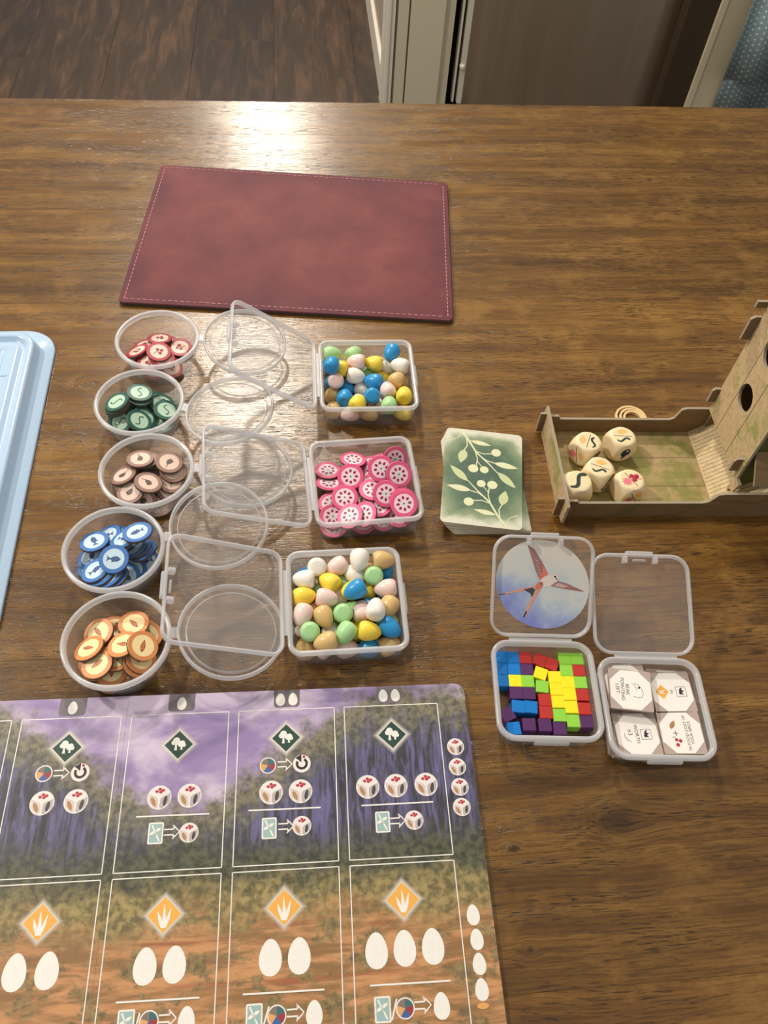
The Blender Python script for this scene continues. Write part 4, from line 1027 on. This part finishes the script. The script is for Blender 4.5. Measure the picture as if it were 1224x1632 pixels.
# ramp
b = MB(); b.add([(.1135, .0002, .0022), (.1135, TV1 - .0002, .0022), (.172, TV1 - .0002, .052), (.172, .0002, .052), (.1145, .0002, .0008), (.1145, TV1 - .0002, .0008), (.173, TV1 - .0002, .0506), (.173, .0002, .0506)],
    [(0, 3, 2, 1), (4, 5, 6, 7), (0, 1, 5, 4), (1, 2, 6, 5), (2, 3, 7, 6), (3, 0, 4, 7)], cardboard('printed_ramp_ridges', (196, 172, 130), (214, 192, 150), (180, 160, 118), -.2))
ramp = obj('ramp', b.build('ramp'), feeder)
b = MB(); m_rl = flat('printed_ridge_line', (140, 114, 80), .6)
for k in range(22):
    v = .003 + k * .0034; b.poly([(0, v), (.072, v), (.072, v + .0004), (0, v + .0004)], 0, m_rl)
rl = obj('ridge_lines', b.build('ridge_lines'), ramp, (.1140, 0, .00275), (0, -math.atan2(.0498, .0585), 0))
# tower front with two round holes, built in strips (printed planks)
PZ0, PZ1 = .0275, .128; PV0, PV1 = .0100, TV1 + .0005
def on_front(px, py):
    d = ray(px, py); n = Vector((math.cos(TA), math.sin(TA), 0)); t = ((TO + n * UP) - CAM).dot(n) / d.dot(n); p = CAM + d * t - TO
    return (-p.x * math.sin(TA) + p.y * math.cos(TA), p.z)
h1 = on_front(1188, 634); h2 = on_front(1229.5, 566)
def strip(v0, v1, name, notch=None):
    import bmesh
    bm = bmesh.new()
    outl = [(v0 + .00012, PZ0), (v1 - .00012, PZ0), (v1 - .00012, PZ1), (v0 + .00012, PZ1)] if not notch else notch
    vs = [bm.verts.new((UP, a_, z_)) for a_, z_ in outl]; es = [bm.edges.new((vs[i], vs[(i + 1) % len(vs)])) for i in range(len(vs))]
    me = bpy.data.meshes.new(name); bm.faces.new(vs)
    r = bmesh.ops.extrude_face_region(bm, geom=list(bm.faces))
    for v in r['geom']:
        if isinstance(v, bmesh.types.BMVert): v.co.x += W_
    bmesh.ops.recalc_face_normals(bm, faces=bm.faces); bm.to_mesh(me); bm.free()
    me.materials.append(M_CB_IN); return me
sv = [PV0, .0335, .0560, PV1]
fpan = None
def front_panel():
    import bmesh
    # one sheet with two circular holes: fan of quads round each hole inside a rectangular grid
    b = MB(); cells = []
    zs = [PZ0, (h1[1] + h2[1]) / 2, PZ1]; R = .0098
    for w, fl in ((UP, 1), (UP + W_, 0)):
        for k, (hc, za, zb_) in enumerate(((h1, zs[0], zs[1]), (h2, zs[1], zs[2]))):
            n = 32; inner = [(hc[0] + R * math.cos(2 * math.pi * i / n), hc[1] + R * math.sin(2 * math.pi * i / n)) for i in range(n)]; outer = []
            for i in range(n):
                dx, dz = math.cos(2 * math.pi * i / n), math.sin(2 * math.pi * i / n); ts = []
                if dx > 1e-6: ts.append((PV1 - hc[0]) / dx)
                if dx < -1e-6: ts.append((PV0 - hc[0]) / dx)
                if dz > 1e-6: ts.append((zb_ - hc[1]) / dz)
                if dz < -1e-6: ts.append((za - hc[1]) / dz)
                t = min(ts); outer.append((hc[0] + dx * t, hc[1] + dz * t))
            pts = [(w, a_, z_) for a_, z_ in inner + outer]
            Fq = [(i, (i + 1) % n, n + (i + 1) % n, n + i) for i in range(n)]
            b.add(pts, Fq, M_CB_IN if fl else M_CB_BACK)
            for cv, cz in ((PV0, za), (PV1, za), (PV1, zb_), (PV0, zb_)):     # fill the four corners
                best = sorted(range(n), key=lambda i: (outer[i][0] - cv) ** 2 + (outer[i][1] - cz) ** 2)[:2]
                b.add([(w, *outer[best[0]]), (w, *outer[best[1]]), (w, cv, cz)], [(0, 1, 2)], M_CB_IN if fl else M_CB_BACK)
            if fl: b.add([(UP, *p) for p in inner] + [(UP + W_, *p) for p in inner], [(i, (i + 1) % n, n + (i + 1) % n, n + i) for i in range(n)], M_CB_EDGE)
    b.add([(UP, PV1, PZ0), (UP, PV1, PZ1), (UP + W_, PV1, PZ1), (UP + W_, PV1, PZ0), (UP, PV0, PZ0), (UP, PV0, PZ1), (UP + W_, PV0, PZ1), (UP + W_, PV0, PZ0)], [(0, 1, 2, 3), (4, 5, 6, 7), (0, 3, 7, 4), (1, 5, 6, 2)], M_CB_EDGE)
    return b.build('tower_front')
fpan = obj('tower_front', front_panel(), feeder)
b = MB(); m_sl = flat('printed_plank_line', (96, 76, 52), .6)
for v in (.0345, .0575):
    b.add([(UP - .0001, v, PZ0), (UP - .0001, v + .0004, PZ0), (UP - .0001, v + .0004, PZ1), (UP - .0001, v, PZ1)], [(0, 1, 2, 3)], m_sl)
for v in (.0240, .0510):
    b.add([(.010, v, W_ + .0001), (.1130, v, W_ + .0001), (.1130, v + .0003, W_ + .0001), (.010, v + .0003, W_ + .0001)], [(0, 1, 2, 3)], m_sl)
obj('plank_lines', b.build('plank_lines'), feeder)
# foot of the front panel and tabs
slab('foot_tab', [(.0060, .0190), (.0105, .0175), (.0150, .0275), (.0150, .0300), (.0040, .0300)], 'u', UP - .0001, M_CB_IN, M_CB_BACK)
slab('slot_tab', [(.1150, .0330), (.1150, .0430), (.1165, .0455), (UP, .0455), (UP, .0330)], 'v', .0140, M_CB_DARK, M_CB_BACK)
slab('side_tab', [(.1155, .0365), (.1155, .0480), (.1170, .0500), (UP, .0500), (UP, .0365)], 'v', TV1 - .0005, M_CB_BACK, M_CB_BACK)
slab('side_tab', [(.1145, .0985), (.1145, .1160), (.1170, .1180), (UP, .1180), (UP, .0985)], 'v', TV1 - .0005, M_CB_BACK, M_CB_BACK)
slab('tower_side', [(UP + W_, 0), (TE, 0), (TE, PZ1), (UP + W_, PZ1)], 'v', .0130, cardboard('printed_board_dark_moss', (92, 78, 50), (112, 98, 64), (84, 92, 42), .16), M_CB_BACK)
slab('tower_side', [(UP + W_, 0), (TE, 0), (TE, PZ1), (UP + W_, PZ1)], 'v', TV1 - .0025, M_CB_DARK, M_CB_BACK)
slab('tower_back', [(.0150, 0), (TV1 - .0025, 0), (TV1 - .0025, PZ1), (.0150, PZ1)], 'u', TE - W_, M_CB_BACK, M_CB_DARK)
rf = slab('roof', [(UP + .012, .013), (TE, .013), (TE, TV1), (UP + .012, TV1)], 'z', PZ1, M_CB_DARK, M_CB_IN)
slab('top_rail', [(UP - .0075, PZ1 - .003), (TE, PZ1 - .003), (TE, PZ1 + .002), (UP - .0075, PZ1 + .002)], 'v', TV1 + .0006, M_CB_DARK, M_CB_EDGE)
# small shelf plate leaning out on the side towards the board
b = MB(); b.add([(UP + .004, .0125, .0560), (TE - .01, .0125, .0560), (TE - .01, -.0040, .0400), (UP + .004, -.0040, .0400), (UP + .004, .0125, .0535), (TE - .01, .0125, .0535), (TE - .01, -.0035, .0378), (UP + .004, -.0035, .0378)],
    [(0, 3, 2, 1), (4, 5, 6, 7)], M_CB_DARK); b.add(b.V, [(0, 1, 5, 4), (1, 2, 6, 5), (2, 3, 7, 6), (3, 0, 4, 7)], M_CB_EDGE)
obj('side_shelf', b.build('side_shelf'), feeder)

# ------------------------------------------------------------------ dice
DS = .0190
def die_mesh():
    h = DS / 2; R = h * 1.36; n = 12; V = []; Fc = []; key = {}
    for ax in range(3):
        for sg in (-1, 1):
            g = []
            for i in range(n + 1):
                for j in range(n + 1):
                    p = [0, 0, 0]; p[ax] = sg * h; p[(ax + 1) % 3] = (2 * i / n - 1) * h; p[(ax + 2) % 3] = (2 * j / n - 1) * h
                    l = math.sqrt(sum(c_ * c_ for c_ in p))
                    if l > R: p = [c_ * R / l for c_ in p]
                    kk = tuple(round(c_, 7) for c_ in p)
                    if kk not in key: key[kk] = len(V); V.append(p)
                    g.append(key[kk])
            for i in range(n):
                for j in range(n):
                    q = [g[i * (n + 1) + j], g[(i + 1) * (n + 1) + j], g[(i + 1) * (n + 1) + j + 1], g[i * (n + 1) + j + 1]]
                    if sg < 0: q = q[::-1]
                    if len(set(q)) > 2: Fc.append(tuple(dict.fromkeys(q)))
    return autosmooth(mesh('die', V, Fc, [M_DICE]), 30)
DIE = die_mesh()
m_worm = flat('die_worm_ink', (40, 58, 50), .5); m_gr = flat('die_grain_ink', (232, 182, 112), .5); m_fl = flat('die_flower_ink', (226, 120, 130), .5); m_bird = flat('die_cherry_blue', (30, 46, 84), .5)
def face_decal(kinds, s=DS):
    b = MB(); z = 0
    def one(k, dx, dy, sc):
        T = lambda pts: tf(pts, sc * s, 0, dx * s, dy * s)
        if k == 'worm': b.poly(T(stroke([(x_ * .36, .13 * math.sin(x_ * 3.0)) for x_ in np.linspace(-1, 1, 13)], [.05, .09, .11] + [.12] * 7 + [.13, .14, .08])), z, m_worm)
        if k == 'grain': b.poly(T(leaf(.62, .34)) if 0 else tf(leaf(.62 * sc * s, .36 * sc * s), 1, .15, (dx - .31 * sc) * s, dy * s), z, m_gr)
        if k == 'flower':
            for i in range(9): b.poly(tf(leaf(.3 * sc * s, .13 * sc * s), 1, i * .698, dx * s, dy * s), z + i * 1e-6, m_fl)
        if k == 'berry':
            for x, y in ((-.14, -.1), (.12, -.12), (0, .12)): b.poly(T(circle(.14, 12, x, y)), z, m_red)
            b.poly(T(stroke([(0, 0), (.2, .1), (.28, .26)], .05)), z, m_red)
        if k == 'cherry': b.poly(T(circle(.21, 16, 0, .06)), z, m_bird); b.poly(T([(-.12, -.06), (.08, -.12), (-.10, -.34)]), z, m_bird); b.poly(T(circle(.05, 8, .06, .14)), z + 2e-6, M_WHITE)
        if k == 'fish': b.poly(T(circle(.34, 14, 0, 0, .18, .6)), z, m_fishg)
    if len(kinds) == 1: one(kinds[0], 0, 0, 1.0 if kinds[0] != 'worm' else 1.25)
    else:
        b.poly(tf(stroke([(-.36, 0), (.36, 0)], .024), s), z, m_black); one(kinds[0], 0, .19, .72); one(kinds[1], 0, -.19, .72)
    return b.build('face_print')
def die(px, py, rot, top, ta, left, la, right, ra, lab):
    p = at(px, py, W_ + DS); o = obj('wooden_die', DIE, None, (p.x, p.y, W_ + DS / 2 + .0001), (0, 0, math.radians(rot)), lab, 'die', 'wooden dice in the tray')
    h = DS / 2 + .00006; R90 = math.pi / 2
    obj('face_print', face_decal(top), o, (0, 0, h), (0, 0, math.radians(ta - rot)))
    if left: obj('face_print', face_decal(left), o, (-h if rot > 0 and False else 0, -h, 0), (R90, math.radians(la), 0))
    if right: obj('face_print', face_decal(right), o, (h, 0, 0), (R90, math.radians(ra), R90))
    return o
d1 = die(938, 703, 42, ('grain', 'worm'), 73, ('fish',), 0, None, 0, 'wooden die showing grain and worm, touching the tray end corner dice')
obj('face_print', face_decal(('grain', 'flower')), d1, (-DS / 2 - .00006, 0, 0), (math.pi / 2, math.radians(70), -math.pi / 2))
die(993, 695, 22, ('grain', 'worm'), 2, ('cherry',), 0, ('berry',), 0, 'wooden die with a blue mark on its side against the tray back wall')
die(957, 744, 52, ('grain', 'worm'), -18, ('worm',), 0, None, 0, 'wooden die leaning between the other dice, grain and worm on top')
die(922, 766, 14, ('worm',), 40, None, 0, None, 0, 'wooden die showing a single worm in the tray corner')
die(1006, 764, 22, ('berry', 'flower'), -52, ('grain', 'flower'), 60, None, 0, 'wooden die showing a pink flower and red berries')

# ------------------------------------------------------------------ rubber bands behind the tray
rc = TO + Vector((math.cos(TA), math.sin(TA), 0)) * .0720 + Vector((-math.sin(TA), math.cos(TA), 0)) * .0916
for R, dx in ((.0117, 0), (.0092, .0008), (.0068, .0014)):
    b = MB(); L = []
    for i in range(40):
        t = 2 * math.pi * i / 40; L.append([(dx + (R + .0008 * x) * math.cos(t), (R + .0008 * x) * math.sin(t), .0011 * (1 + y)) for x, y in ((-1, -1), (1, -1), (1, 1), (-1, 1))])
    b.loops(L, M_RUBBER, closed=True)
    nm = {.0117: 'outermost', .0092: 'middle', .0068: 'innermost'}[R]
    obj('rubber_band', b.build('rubber_band'), None, (rc.x, rc.y, 0), (0, 0, 0), '%s cream rubber band of the rings behind the dice tray' % nm, 'rubber band', 'rubber bands behind the tray')
